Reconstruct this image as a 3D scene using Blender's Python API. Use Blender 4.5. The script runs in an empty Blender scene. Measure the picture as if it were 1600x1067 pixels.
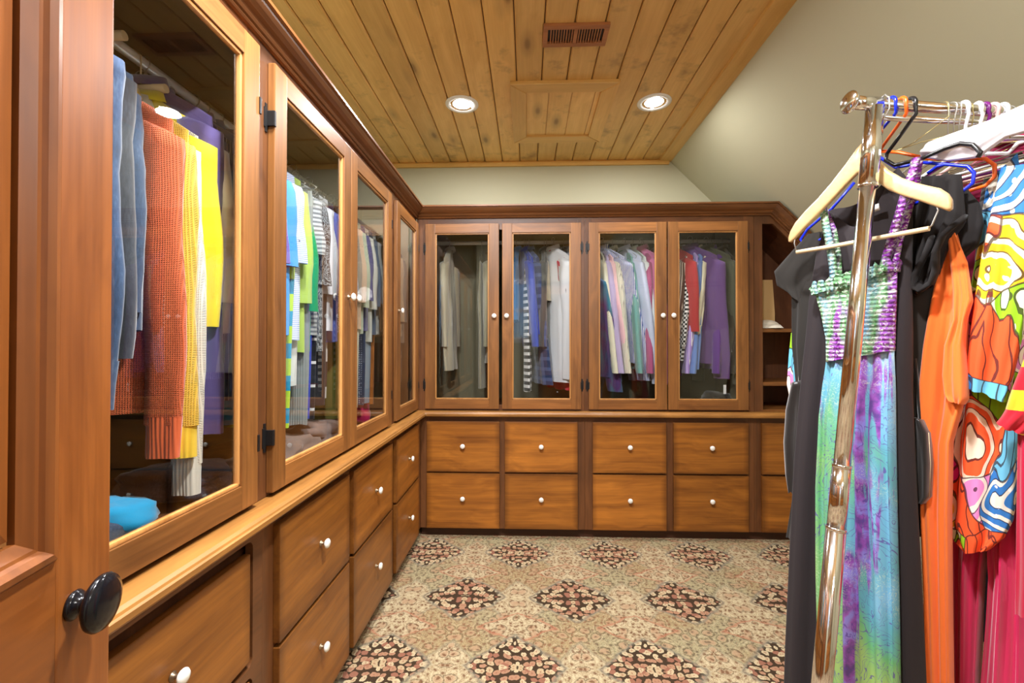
import bpy, bmesh, math, random
from mathutils import Vector, noise as mnoise
random.seed(7)
sc = bpy.context.scene
COL = sc.collection
PI = math.pi

# ------------------------------------------------------------------ camera, world, exposure, lights
F, H = 700.0, 1.25                     # focal length in pixels of the 1600 px wide frame, eye height
YAW, PITCH = math.atan(24 / F), math.atan(6.5 / F)
cam = bpy.data.cameras.new('camera'); cam.sensor_width = 36; cam.lens = 36 * F / 1600
cam.clip_start = 0.02
camo = bpy.data.objects.new('camera', cam); COL.objects.link(camo)
camo.location = (0, 0, H); camo.rotation_euler = (PI / 2 + PITCH, 0, YAW)
sc.camera = camo
w = bpy.data.worlds.new('World'); sc.world = w; w.use_nodes = True
bgn = w.node_tree.nodes['Background']
sky = w.node_tree.nodes.new('ShaderNodeTexSky'); sky.sky_type = 'HOSEK_WILKIE'; sky.turbidity = 3
sky.sun_direction = (0.3, 0.5, 0.8)
w.node_tree.links.new(sky.outputs[0], bgn.inputs[0]); bgn.inputs[1].default_value = 7.0
sc.view_settings.view_transform = 'Standard'; sc.view_settings.look = 'None'
sc.view_settings.exposure = 0.50; sc.view_settings.gamma = 1.0
sc.view_settings.use_curve_mapping = False
sc.cycles.max_bounces = 10; sc.cycles.diffuse_bounces = 6; sc.cycles.transparent_max_bounces = 16
CAN_POWER = (13.0, 13.0, 46.0, 46.0)   # the two over the corner run dimmer than the two added fill lamps behind them
CANS = [(-.392, 2.667), (.756, 2.685), (-.392, 1.0), (.20, .62)]
ZC = 2.70
FILL_GLOBE = 38.0                           # strength of the fill globe added behind the camera
def area(name, loc, rot, sx, sy, power, color, shape='RECTANGLE'):
    l = bpy.data.lights.new(name, 'AREA'); l.shape = shape; l.size = sx
    if shape in ('RECTANGLE', 'ELLIPSE'): l.size_y = sy
    l.energy = power; l.color = color
    o = bpy.data.objects.new(name, l); COL.objects.link(o); o.location = loc; o.rotation_euler = rot
    return o
# ------------------------------------------------------------------ unprojection used to take real positions from the photograph
FW = Vector((-math.sin(YAW) * math.cos(PITCH), math.cos(YAW) * math.cos(PITCH), math.sin(PITCH)))
RT = Vector((math.cos(YAW), math.sin(YAW), 0)); UP = RT.cross(FW)
def ray(x, y): return FW + RT * ((x - 800) / F) - UP * ((y - 533.5) / F)
def onY(x, y, Y):
    r = ray(x, y); return Vector((0, 0, H)) + r * (Y / r.y)
def onX(x, y, X):
    r = ray(x, y); return Vector((0, 0, H)) + r * (X / r.x)

# ------------------------------------------------------------------ node helpers
class NT:
    def __init__(s, name):
        s.m = bpy.data.materials.new(name); s.m.use_nodes = True
        s.t = s.m.node_tree; s.n = s.t.nodes; s.b = s.n['Principled BSDF']
    def node(s, typ, **kw):
        n = s.n.new(typ)
        for k, v in kw.items(): setattr(n, k, v)
        return n
    def put(s, sock, v):
        if v is None: return
        if hasattr(v, 'links'): s.t.links.new(v, sock)
        elif isinstance(v, (tuple, list)) and len(v) == 3 and sock.type == 'RGBA': sock.default_value = (*v, 1)
        else: sock.default_value = v
    def math(s, op, a, b=None, c=None):
        n = s.node('ShaderNodeMath', operation=op)
        s.put(n.inputs[0], a); s.put(n.inputs[1], b)
        if c is not None: s.put(n.inputs[2], c)
        return n.outputs[0]
    def obj(s): return s.node('ShaderNodeTexCoord').outputs['Object']
    def rnd(s): return s.node('ShaderNodeObjectInfo').outputs['Random']
    def vm(s, op, a, b=None):
        n = s.node('ShaderNodeVectorMath', operation=op); s.put(n.inputs[0], a)
        if b is not None: s.put(n.inputs[1], b)
        return n.outputs[0]
    def sep(s, v):
        n = s.node('ShaderNodeSeparateXYZ'); s.put(n.inputs[0], v); return n.outputs
    def comb(s, x, y, z):
        n = s.node('ShaderNodeCombineXYZ'); s.put(n.inputs[0], x); s.put(n.inputs[1], y); s.put(n.inputs[2], z); return n.outputs[0]
    def noise(s, v, scale, detail=3, rough=.5, dist=0):
        n = s.node('ShaderNodeTexNoise'); s.put(n.inputs['Vector'], v); n.inputs['Scale'].default_value = scale
        n.inputs['Detail'].default_value = detail; n.inputs['Roughness'].default_value = rough
        n.inputs['Distortion'].default_value = dist; return n.outputs
    def vor(s, v, scale, feature='F1', rand=1.0, dims='3D'):
        n = s.node('ShaderNodeTexVoronoi', feature=feature, voronoi_dimensions=dims); s.put(n.inputs['Vector'], v)
        n.inputs['Scale'].default_value = scale; n.inputs['Randomness'].default_value = rand; return n.outputs
    def ramp(s, f, stops, interp='LINEAR'):
        n = s.node('ShaderNodeValToRGB'); s.put(n.inputs[0], f); r = n.color_ramp; r.interpolation = interp
        while len(r.elements) < len(stops): r.elements.new(.5)
        for e, (p, c) in zip(r.elements, stops): e.position = p; e.color = (*c, 1) if len(c) == 3 else c
        return n.outputs[0]
    def mix(s, f, a, b, mode='MIX'):
        n = s.node('ShaderNodeMix', data_type='RGBA', blend_type=mode)
        s.put(n.inputs[0], f); s.put(n.inputs[6], a); s.put(n.inputs[7], b); return n.outputs[2]
    def bump(s, h, strength=.3, dist=.002):
        n = s.node('ShaderNodeBump'); s.put(n.inputs['Height'], h); n.inputs['Strength'].default_value = strength
        n.inputs['Distance'].default_value = dist; s.t.links.new(n.outputs[0], s.b.inputs['Normal'])
    def out(s, color, rough=.5, metal=0, spec=.5):
        s.put(s.b.inputs['Base Color'], color); s.put(s.b.inputs['Roughness'], rough)
        s.b.inputs['Metallic'].default_value = metal; s.b.inputs['Specular IOR Level'].default_value = spec
        return s.m
def lin(r, g, b):
    return tuple(((c / 255 + .055) / 1.055) ** 2.4 if c > 10 else c / 255 / 12.92 for c in (r, g, b))

def wood(name, dark, light, axis='z', rough=.34, spec=.5, knots=False, coat=0, edge=False):
    t = NT(name); r = t.rnd()
    v = t.vm('ADD', t.obj(), t.comb(t.math('MULTIPLY', r, 7.3), t.math('MULTIPLY', r, 13.1), t.math('MULTIPLY', r, 29.7)))
    sx, sy, sz = t.sep(v)[0:3]
    lo, hi = 1.0, 14.0
    f = dict(x=(lo, hi, hi), y=(hi, lo, hi), z=(hi, hi, lo))[axis]
    warp = t.noise(v, 2.2, 2)[0]
    st = t.vm('MULTIPLY', v, f)
    st = t.vm('ADD', st, t.comb(t.math('MULTIPLY', warp, 1.6), t.math('MULTIPLY', warp, 1.6), t.math('MULTIPLY', warp, 1.6)))
    g1 = t.noise(st, 1.1, 4, .55)[0]
    st2 = t.vm('MULTIPLY', v, tuple(3 if q == lo else 120 for q in f))
    g2 = t.noise(st2, 1.0, 2, .6)[0]
    g3 = t.noise(t.vm('MULTIPLY', st, (3.2, 3.2, 3.2)), 1.0, 2, .5)[0]
    fac = t.math('ADD', t.math('ADD', t.math('MULTIPLY', g1, .62), t.math('MULTIPLY', g3, .24)), t.math('MULTIPLY', g2, .26))
    mid = tuple((a + b) / 2 for a, b in zip(dark, light))
    col = t.ramp(fac, [(.30, dark), (.52, mid), (.72, light)])
    blotch = t.noise(v, 3.0, 2)[0]
    col = t.mix(t.math('MULTIPLY', t.math('SUBTRACT', blotch, .3), .5), col, dark)
    if edge:      # darker glaze rubbed into the rim of the board
        gx, gy, gz = t.sep(t.node('ShaderNodeTexCoord').outputs['Generated'])[0:3]
        ds = [t.math('MINIMUM', q, t.math('SUBTRACT', 1, q)) for q in ((gx if axis == 'x' else gy), gz)]
        em = t.math('ADD', t.math('MINIMUM', ds[0], ds[1]), t.math('MULTIPLY', t.math('SUBTRACT', warp, .5), .10))
        col = t.mix(t.ramp(em, [(0, (.6, .6, .6)), (.075, (0, 0, 0))]), col, tuple(c * .6 for c in dark))
    hv = t.math('MULTIPLY_ADD', r, .26, .87)
    col = t.mix(1.0, col, t.comb(hv, hv, hv), 'MULTIPLY')
    if knots:
        kv = t.vm('MULTIPLY', v, dict(x=(.5, 1.4, 0), y=(1.4, .5, 0), z=(1.4, 1, .5))[axis])
        k = t.vor(kv, 5.0, rand=1.0)
        kn = t.ramp(k[0], [(.0, (1, 1, 1)), (.07, (.85, .85, .85)), (.13, (.4, .4, .4)), (.30, (0, 0, 0))])
        has = t.math('GREATER_THAN', t.sep(k[1])[0], .35)
        smoke = t.math('MULTIPLY', t.ramp(t.noise(t.vm('MULTIPLY', v, (3.2, 3.4, 1)), 1.6, 4, .65)[0], [(.56, (0, 0, 0)), (.72, (1, 1, 1))]), .55)
        kf = t.math('MAXIMUM', t.math('MULTIPLY', t.math('MULTIPLY', kn, has), .85), smoke)
        col = t.mix(kf, col, tuple(c * .22 for c in light[:1]) + (light[1] * .17, light[2] * .12))
    t.bump(g2, .12, .001)
    t.put(t.b.inputs['Coat Weight'], coat); t.b.inputs['Coat Roughness'].default_value = .25
    return t.out(col, t.math('MULTIPLY_ADD', g2, .12, rough), 0, spec)

D1c, L1c = lin(118, 62, 22), lin(190, 122, 58)
M = {}
M['door_z'] = wood('cabinet_wood_upright', lin(82, 48, 20), lin(156, 102, 50), 'z')
M['door_x'] = wood('cabinet_wood_across', lin(82, 48, 20), lin(158, 102, 50), 'x')
M['door_y'] = wood('cabinet_wood_deep', lin(82, 48, 20), lin(156, 102, 50), 'y')
M['frame_z'] = wood('cabinet_frame_wood_upright', lin(66, 38, 20), lin(126, 78, 42), 'z')
M['frame_x'] = wood('cabinet_frame_wood_across', lin(66, 38, 20), lin(126, 78, 42), 'x')
M['frame_y'] = wood('cabinet_frame_wood_deep', lin(66, 38, 20), lin(126, 78, 42), 'y')
M['draw_x'] = wood('drawer_wood_across', lin(96, 50, 14), lin(188, 118, 42), 'x', edge=True)
M['draw_y'] = wood('drawer_wood_deep', lin(96, 50, 14), lin(176, 112, 42), 'y', edge=True)
M['bead'] = wood('bead_wood', lin(150, 96, 44), lin(206, 152, 90), 'z', .3)
M['ledge_x'] = wood('ledge_wood_across', lin(100, 62, 26), lin(176, 122, 60), 'x', .3)
M['ledge_y'] = wood('ledge_wood_deep', lin(100, 62, 26), lin(176, 122, 60), 'y', .3)
M['crown_x'] = wood('crown_wood_across', lin(68, 38, 16), lin(124, 76, 38), 'x', .3)
M['crown_y'] = wood('crown_wood_deep', lin(68, 38, 16), lin(124, 76, 38), 'y', .3)
M['entry_z'] = wood('entry_door_wood_upright', lin(88, 42, 12), lin(152, 88, 34), 'z', .36, coat=.1)
M['entry_y'] = wood('entry_door_wood_across', lin(88, 42, 12), lin(152, 88, 34), 'y', .28, coat=.3)
M['toe'] = wood('toe_kick_wood', lin(52, 28, 16), lin(88, 50, 30), 'x', .5)
M['inner'] = wood('cabinet_inner_wood', lin(74, 42, 24), lin(120, 74, 44), 'z', .5)
M['pine'] = wood('knotty_pine', lin(206, 158, 84), lin(238, 196, 122), 'y', .36, knots=True)
M['pine_trim'] = wood('pine_trim_wood', lin(196, 150, 76), lin(228, 184, 108), 'x', .36)
M['pine_trim_y'] = wood('pine_trim_wood_deep', lin(196, 150, 76), lin(228, 184, 108), 'y', .36)
M['vent'] = wood('vent_wood', lin(130, 78, 42), lin(178, 118, 72), 'x', .4)
M['maple'] = wood('maple_hanger_wood', lin(205, 165, 105), lin(232, 198, 145), 'x', .3, coat=.4)

def paint(name, c, rough=.6, bump=.06):
    t = NT(name); n = t.noise(t.obj(), 90, 2)[0]; t.bump(n, bump, .001)
    c2 = t.mix(t.math('MULTIPLY', t.noise(t.obj(), 1.5, 2)[0], .15), c, tuple(x * .8 for x in c))
    return t.out(c2, rough, 0, .3)
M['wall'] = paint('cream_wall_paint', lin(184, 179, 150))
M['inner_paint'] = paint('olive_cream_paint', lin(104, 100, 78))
M['kraft'] = paint('kraft_paper', lin(196, 160, 110), .8)
def plain(name, c, rough=.4, metal=0, spec=.5):
    t = NT(name); n = t.noise(t.obj(), 40, 2)[0]
    return t.out(c, t.math('MULTIPLY_ADD', n, .08, rough), metal, spec)
M['ceramic'] = plain('ceramic_white', (.86, .84, .78), .08)
M['brass'] = plain('antique_metal', (.35, .27, .18), .35, .8)
M['black_metal'] = plain('black_iron', (.015, .014, .014), .35, .3)
M['black_gloss'] = plain('polished_black_metal', (.006, .006, .008), .12, 0, .35)
M['chrome'] = plain('chrome', (.82, .82, .84), .07, 1)
M['steel'] = plain('wire_steel', (.5, .49, .45), .3, .9)
M['goldwire'] = plain('gold_wire', (.55, .45, .2), .3, .9)
M['dowel'] = plain('bare_dowel', lin(222, 200, 160), .5)
M['whiterim'] = plain('white_enamel', (.85, .86, .86), .35)
for nm, c in dict(blue=lin(18, 40, 190), orange=lin(238, 100, 30), black=(.012, .012, .013), white=(.82, .82, .84), pink=lin(238, 190, 185), purple=lin(110, 30, 110), teal=lin(20, 130, 170), brown=lin(80, 60, 50)).items():
    M['plastic_' + nm] = plain('plastic_' + nm, c, .22)
def emis(name, c, s):
    t = NT(name); t.b.inputs['Emission Color'].default_value = (*c, 1); t.b.inputs['Emission Strength'].default_value = s
    return t.out(c, .5)
M['lens'] = emis('lamp_lens', (1, .98, .95), 14)
def glass():
    t = NT('window_glass'); n = t.n; n.remove(t.b)
    fr = t.node('ShaderNodeFresnel'); bf = t.node('ShaderNodeNewGeometry').outputs['Backfacing']
    t.put(fr.inputs[0], t.math('MULTIPLY_ADD', bf, 1 / 1.5 - 1.5, 1.5))   # same reflectance from both sides of the sheet
    tr = t.node('ShaderNodeBsdfTransparent'); tr.inputs[0].default_value = (.97, .98, .97, 1)
    gl = t.node('ShaderNodeBsdfGlossy'); gl.inputs['Roughness'].default_value = .0
    mx = t.node('ShaderNodeMixShader')
    f2 = t.math('MINIMUM', t.math('MULTIPLY_ADD', fr.outputs[0], 2.0, .0), 1.0)   # two faces of the pane
    t.put(mx.inputs[0], f2); t.t.links.new(tr.outputs[0], mx.inputs[1]); t.t.links.new(gl.outputs[0], mx.inputs[2])
    t.t.links.new(mx.outputs[0], n['Material Output'].inputs[0]); return t.m
M['glass'] = glass()

def cloth(name, c, kind='plain', c2=(1, 1, 1), scale=60, rough=.85, sheen=.3, c3=None):
    t = NT(name); o = t.obj(); x, y, z = t.sep(o)[0:3]
    weave = t.noise(o, 420, 1)[0]; soft = t.noise(o, 7, 3)[0]
    col = None; h = weave; st = .15
    if kind == 'plain': col = t.mix(t.math('MULTIPLY', soft, .3), c, tuple(a * .72 for a in c))
    elif kind == 'denim':
        n = t.noise(t.vm('MULTIPLY', o, (260, 260, 60)), 1, 2)[0]
        col = t.ramp(t.math('ADD', t.math('MULTIPLY', n, .4), t.math('MULTIPLY', soft, .6)), [(.3, tuple(a * .45 for a in c)), (.55, c), (.8, c2)])
    elif kind in ('stripe', 'hstripe', 'pinstripe'):
        q = z if kind == 'hstripe' else t.math('ADD', x, t.math('MULTIPLY', y, .6))
        s_ = t.math('SINE', t.math('MULTIPLY', q, scale * 6.28))
        lim = .82 if kind == 'pinstripe' else .1
        col = t.mix(t.math('GREATER_THAN', s_, lim), c, c2)
    elif kind == 'plaid':
        a = t.math('GREATER_THAN', t.math('SINE', t.math('MULTIPLY', x, scale * 6.28)), .5)
        b = t.math('GREATER_THAN', t.math('SINE', t.math('MULTIPLY', z, scale * 6.28)), .5)
        col = t.mix(t.math('MULTIPLY', a, .55), c, c2); col = t.mix(t.math('MULTIPLY', b, .55), col, c3 or c2)
    elif kind == 'grid':
        a = t.math('GREATER_THAN', t.math('SINE', t.math('MULTIPLY', x, scale * 6.28)), .93)
        b = t.math('GREATER_THAN', t.math('SINE', t.math('MULTIPLY', z, scale * 6.28)), .93)
        col = t.mix(t.math('MAXIMUM', a, b), c, c2)
    elif kind == 'check':
        n = t.node('ShaderNodeTexChecker'); t.put(n.inputs[0], t.vm('MULTIPLY', o, (1, 0, 1))); n.inputs[3].default_value = scale
        n.inputs[1].default_value = (*c, 1); n.inputs[2].default_value = (*c2, 1); col = n.outputs[0]
    elif kind == 'dots':
        v = t.vor(o, scale, rand=.2); col = t.mix(t.math('LESS_THAN', v[0], .28), c, c2)
    elif kind == 'leaf':
        v = t.noise(t.vm('MULTIPLY', o, (1, 1, .5)), scale, 3, .6, 2.5)[0]
        f = t.math('FRACT', t.math('MULTIPLY', v, 9)); col = t.mix(t.math('GREATER_THAN', f, .5), c, c2)
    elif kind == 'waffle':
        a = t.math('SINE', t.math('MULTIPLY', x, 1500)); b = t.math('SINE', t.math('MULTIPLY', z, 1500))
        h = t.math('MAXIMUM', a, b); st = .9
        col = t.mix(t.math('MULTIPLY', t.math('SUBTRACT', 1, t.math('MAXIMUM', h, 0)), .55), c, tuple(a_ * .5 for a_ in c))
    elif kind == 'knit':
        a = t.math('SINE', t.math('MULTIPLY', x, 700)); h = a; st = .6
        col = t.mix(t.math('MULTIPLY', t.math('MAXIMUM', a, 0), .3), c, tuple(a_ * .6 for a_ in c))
    elif kind == 'iridescent':
        n = t.noise(t.vm('MULTIPLY', o, (6, 6, 2.2)), 1, 2)[0]
        col = t.ramp(n, [(.35, c), (.5, c2), (.65, c3 or c)])
    t.bump(h, st, .0012)
    t.b.inputs['Sheen Weight'].default_value = sheen; t.b.inputs['Sheen Roughness'].default_value = .5
    return t.out(col, rough, 0, .2)
_cl = {}
def CL(c, kind='plain', c2=(235, 235, 232), scale=60, c3=None, rough=.85):
    k = (c, kind, c2, scale, c3, rough)
    if k not in _cl:
        _cl[k] = cloth('cloth_%s_%03d' % (kind, len(_cl)), lin(*c), kind, lin(*c2), scale, rough, c3=lin(*c3) if c3 else None)
    return _cl[k]

def tiedye():
    t = NT('cloth_tie_dye_print'); o = t.obj(); x, y, z = t.sep(o)[0:3]
    big = t.noise(t.vm('MULTIPLY', o, (3.4, 3.4, 2.2)), 1, 3, .55, .6)
    dn_ = t.math('MULTIPLY', t.math('ADD', z, .55), -1)                   # how far down the skirt
    f = t.math('ADD', t.math('MULTIPLY', big[0], .55), t.math('MULTIPLY', dn_, .26))
    col = t.ramp(f, [(.20, lin(170, 200, 220)), (.30, lin(128, 182, 220)), (.37, lin(98, 165, 180)), (.43, lin(110, 176, 120)), (.50, lin(158, 190, 110)), (.60, lin(128, 186, 120)), (.7, lin(120, 172, 196))])
    pv = t.noise(t.vm('MULTIPLY', o, (11, 11, 1.5)), 1, 3, .6, .8)[0]
    pm = t.ramp(pv, [(.59, (0, 0, 0)), (.635, (1, 1, 1))])
    col = t.mix(t.math('MULTIPLY', pm, .9), col, t.ramp(t.noise(o, 24, 3)[0], [(.36, lin(92, 30, 128)), (.5, lin(150, 60, 170)), (.62, lin(140, 120, 210))]))
    ln = t.math('FRACT', t.math('MULTIPLY', t.noise(o, 9, 3, .5, 1.2)[0], 13))
    lm = t.math('LESS_THAN', ln, .11)
    ar = t.ramp(t.noise(o, 4, 2)[0], [(.42, (0, 0, 0)), (.5, (1, 1, 1))])
    col = t.mix(t.math('MULTIPLY', t.math('MULTIPLY', lm, ar), .8), col, lin(96, 70, 150))
    l2 = t.math('LESS_THAN', t.math('FRACT', t.math('MULTIPLY', t.noise(o, 26, 3, .6, 2)[0], 7)), .16)
    col = t.mix(t.math('MULTIPLY', t.math('MULTIPLY', l2, t.math('SUBTRACT', 1, ar)), .45), col, lin(215, 225, 190))
    t.bump(t.noise(o, 300, 1)[0], .1, .001); return t.out(col, .6, 0, .25)
def shirring():
    t = NT('cloth_shirred_print'); o = t.obj(); x, y, z = t.sep(o)[0:3]
    n = t.noise(t.vm('MULTIPLY', o, (70, 60, 90)), 1, 3, .6, 1.5)[0]
    zone = t.noise(t.vm('MULTIPLY', o, (16, 16, 4)), 1, 2)[0]
    base = t.ramp(zone, [(.38, lin(130, 35, 150)), (.46, lin(160, 90, 190)), (.52, lin(90, 150, 90)), (.60, lin(130, 180, 130)), (.7, lin(130, 175, 205))])
    col = t.mix(t.ramp(n, [(.5, (0, 0, 0)), (.62, (.8, .8, .8))]), base, lin(222, 226, 215))
    col = t.mix(t.ramp(n, [(.28, (.8, .8, .8)), (.4, (0, 0, 0))]), col, lin(30, 50, 55))
    row = t.math('SINE', t.math('ADD', t.math('MULTIPLY', z, 520), t.math('MULTIPLY', n, 2.5))); cell = t.math('SINE', t.math('ADD', t.math('MULTIPLY', t.math('ADD', x, y), 420), t.math('MULTIPLY', n, 9)))
    rowm = t.math('LESS_THAN', row, -.90)
    col = t.mix(t.math('MULTIPLY', rowm, .55), col, lin(30, 40, 50))
    t.bump(t.math('ADD', row, t.math('MULTIPLY', cell, .6)), .7, .002); return t.out(col, .65, 0, .25)
def mosaic(name='cloth_mosaic_print', sc_=9.5):
    t = NT(name); o = t.obj()
    wv = t.noise(o, 4.5, 2)[1]
    v = t.vm('ADD', t.vm('MULTIPLY', o, (1.25, .8, .8)), t.vm('MULTIPLY', wv, (.16, .0, .16)))
    vo = t.vor(v, sc_); ed = t.vor(v, sc_, 'DISTANCE_TO_EDGE')[0]
    r = t.sep(vo[1])[0]; r2 = t.sep(vo[1])[1]
    col = t.ramp(r, [(0, lin(240, 190, 40)), (.16, lin(150, 205, 40)), (.34, lin(110, 190, 225)), (.48, lin(240, 95, 50)), (.66, lin(235, 235, 228)), (.71, lin(230, 140, 200)), (.83, lin(55, 120, 190)), (.91, lin(215, 40, 130))], 'CONSTANT')
    ring = t.math('FRACT', t.math('MULTIPLY', vo[0], 5.2)); rl = t.math('LESS_THAN', ring, .09)
    alt = t.math('GREATER_THAN', ring, .62)
    col = t.mix(t.math('MULTIPLY', t.math('MULTIPLY', alt, t.math('GREATER_THAN', r2, .6)), .85), col, lin(248, 240, 215))
    fan = t.node('ShaderNodeTexWave'); t.put(fan.inputs[0], t.vm('ADD', v, t.vm('MULTIPLY', vo[1], (.3, .3, .3)))); fan.inputs['Scale'].default_value = 14; fan.inputs['Distortion'].default_value = 5; fan.inputs['Detail Scale'].default_value = .6
    fl = t.math('MULTIPLY', t.math('LESS_THAN', fan.outputs[1], .05), t.math('LESS_THAN', r2, .5))
    dots = t.vor(v, sc_ * 5, rand=.3)[0]
    dm = t.math('MULTIPLY', t.math('LESS_THAN', dots, .2), t.math('GREATER_THAN', r2, .75))
    col = t.mix(dm, col, lin(245, 245, 240))
    blk = t.math('MAXIMUM', t.math('LESS_THAN', ed, .014), t.math('MAXIMUM', fl, t.math('MULTIPLY', rl, t.math('GREATER_THAN', r2, .45))))
    col = t.mix(t.math('MULTIPLY', blk, .85), col, lin(50, 35, 40))
    t.bump(t.noise(o, 300, 1)[0], .1, .001); return t.out(col, .7, 0, .2)
M['tiedye'] = tiedye(); M['shirring'] = shirring(); M['mosaic'] = mosaic(); 
def satin(name, c, rough=.4): 
    t = NT(name); o = t.obj(); n = t.noise(t.vm('MULTIPLY', o, (18, 18, 3)), 1, 3)[0]; t.bump(n, .5, .01)
    t.b.inputs['Sheen Weight'].default_value = .5
    return t.out(c, rough, 0, .4)
M['magenta'] = satin('magenta_satin', lin(196, 14, 78)); M['leather'] = satin('black_leather', lin(26, 22, 20), .32)

def carpet():
    t = NT('patterned_carpet'); o = t.obj(); x, y, z = t.sep(o)[0:3]
    wob = t.noise(o, 11, 3)[1]; w3 = t.sep(wob)
    X = t.math('ADD', x, t.math('MULTIPLY', t.math('SUBTRACT', w3[0], .5), .05)); Y = t.math('ADD', y, t.math('MULTIPLY', t.math('SUBTRACT', w3[1], .5), .05))
    PX, PY = .536, .48
    def cellc(v, o_, p):   # signed distance to the nearest lattice line
        q = t.math('DIVIDE', t.math('SUBTRACT', v, o_), p)
        return t.math('MULTIPLY', t.math('SUBTRACT', q, t.math('ROUND', q)), p)
    def lat(ox, oy, a, b, pw=1.0):
        best = None
        for dx, dy in ((0, 0), (PX / 2, PY)):
            lx = t.math('ABSOLUTE', cellc(X, ox + dx, PX)); ly = t.math('ABSOLUTE', cellc(Y, oy + dy, PY * 2))
            d = t.math('ADD', t.math('POWER', t.math('DIVIDE', lx, a), pw), t.math('POWER', t.math('DIVIDE', ly, b), pw))
            best = d if best is None else t.math('MINIMUM', best, d)
        return best
    dark = lat(-.048, 1.754, .20, .185, 1.12); light = lat(-.048, 1.754 + .246, .17, .10, 1.05); sage = lat(-.048 + .268, 1.754 - .05, .15, .20, 1.1)
    fx = t.math('ABSOLUTE', cellc(X, -.048, PX)); fy = t.math('ABSOLUTE', cellc(Y, 1.754, PY * 2)); fo = t.comb(fx, fy, 0)
    v1 = t.vor(t.vm('ADD', fo, t.vm('MULTIPLY', t.noise(fo, 40, 2)[1], (.014, .014, 0))), 35, rand=.9, dims='2D'); d = v1[0]; r = t.sep(v1[1])[0]
    fine = t.noise(fo, 100, 3, .7)[0]; fil = t.noise(fo, 27, 3, .6, 2.6)[0]
    petal = t.math('ADD', d, t.math('MULTIPLY', t.math('SUBTRACT', fine, .5), .35))
    sc2 = t.noise(fo, 15, 2, .5, 3.0)[0]; big = t.math('ADD', t.vor(t.vm('ADD', fo, (3, 5, 0)), 13, rand=.9, dims='2D')[0], t.math('MULTIPLY', t.math('SUBTRACT', fine, .5), .22))
    # dark panels: cream and rose flowers on dark brown
    cf = t.ramp(r, [(0, lin(206, 188, 150)), (.5, lin(176, 132, 104)), (.65, lin(194, 172, 134)), (.88, lin(150, 98, 80))], 'CONSTANT')
    cd = t.mix(t.ramp(petal, [(.42, (1, 1, 1)), (.48, (0, 0, 0))]), lin(44, 30, 22), cf)
    cd = t.mix(t.ramp(petal, [(.12, (.7, .7, .7)), (.2, (0, 0, 0))]), cd, lin(140, 92, 72))
    cd = t.mix(t.math('MULTIPLY', t.ramp(petal, [(.24, (0, 0, 0)), (.28, (1, 1, 1)), (.33, (0, 0, 0))]), .5), cd, lin(120, 84, 60))
    # pale panels
    def pale(base, acc, acc2):
        c = t.mix(t.ramp(fil, [(.46, (0, 0, 0)), (.5, (.95, .95, .95)), (.54, (0, 0, 0))]), base, acc)
        c = t.mix(t.ramp(sc2, [(.475, (0, 0, 0)), (.5, (.8, .8, .8)), (.525, (0, 0, 0))]), c, acc2)
        c = t.mix(t.ramp(big, [(.20, (.75, .75, .75)), (.25, (0, 0, 0))]), c, lin(180, 146, 114))
        c = t.mix(t.ramp(big, [(.25, (0, 0, 0)), (.29, (.9, .9, .9)), (.34, (0, 0, 0))]), c, lin(84, 66, 50))
        c = t.mix(t.ramp(big, [(.40, (0, 0, 0)), (.43, (.6, .6, .6)), (.46, (0, 0, 0))]), c, lin(206, 190, 156))
        c = t.mix(t.ramp(petal, [(.17, (.85, .85, .85)), (.26, (0, 0, 0))]), c, acc2)
        c = t.mix(t.math('MULTIPLY', t.ramp(petal, [(.3, (0, 0, 0)), (.34, (1, 1, 1)), (.40, (0, 0, 0))]), .55), c, lin(120, 92, 66))
        return t.mix(t.ramp(fine, [(.62, (0, 0, 0)), (.68, (.8, .8, .8))]), c, lin(150, 98, 78))
    tan = pale(lin(172, 152, 112), lin(104, 86, 62), lin(128, 88, 64))
    cream = pale(lin(198, 182, 146), lin(142, 118, 82), lin(104, 66, 44))
    sg = pale(lin(174, 162, 124), lin(112, 110, 86), lin(96, 84, 66))
    reg = t.ramp(t.noise(o, 2.3, 1)[0], [(.45, (0, 0, 0)), (.55, (1, 1, 1))])
    c = t.mix(reg, tan, sg)
    def edge(dd, w=.10): return t.ramp(t.math('ABSOLUTE', t.math('SUBTRACT', dd, 1)), [(0, (.9, .9, .9)), (w, (0, 0, 0))])
    c = t.mix(t.math('LESS_THAN', sage, 1), c, cream); c = t.mix(t.math('MULTIPLY', edge(sage), .6), c, lin(150, 144, 118))
    c = t.mix(t.math('LESS_THAN', light, 1), c, cream); c = t.mix(t.math('MULTIPLY', edge(light), .8), c, lin(172, 104, 80))
    c = t.mix(t.math('LESS_THAN', dark, 1), c, cd); c = t.mix(t.math('MULTIPLY', edge(dark), .8), c, lin(120, 118, 104))
    c = t.mix(t.math('MULTIPLY', t.noise(o, 260, 2)[0], .35), c, lin(120, 100, 76))
    t.bump(t.noise(o, 500, 2)[0], .5, .004)
    return t.out(c, .95, 0, .05)
M['carpet'] = carpet()

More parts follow.
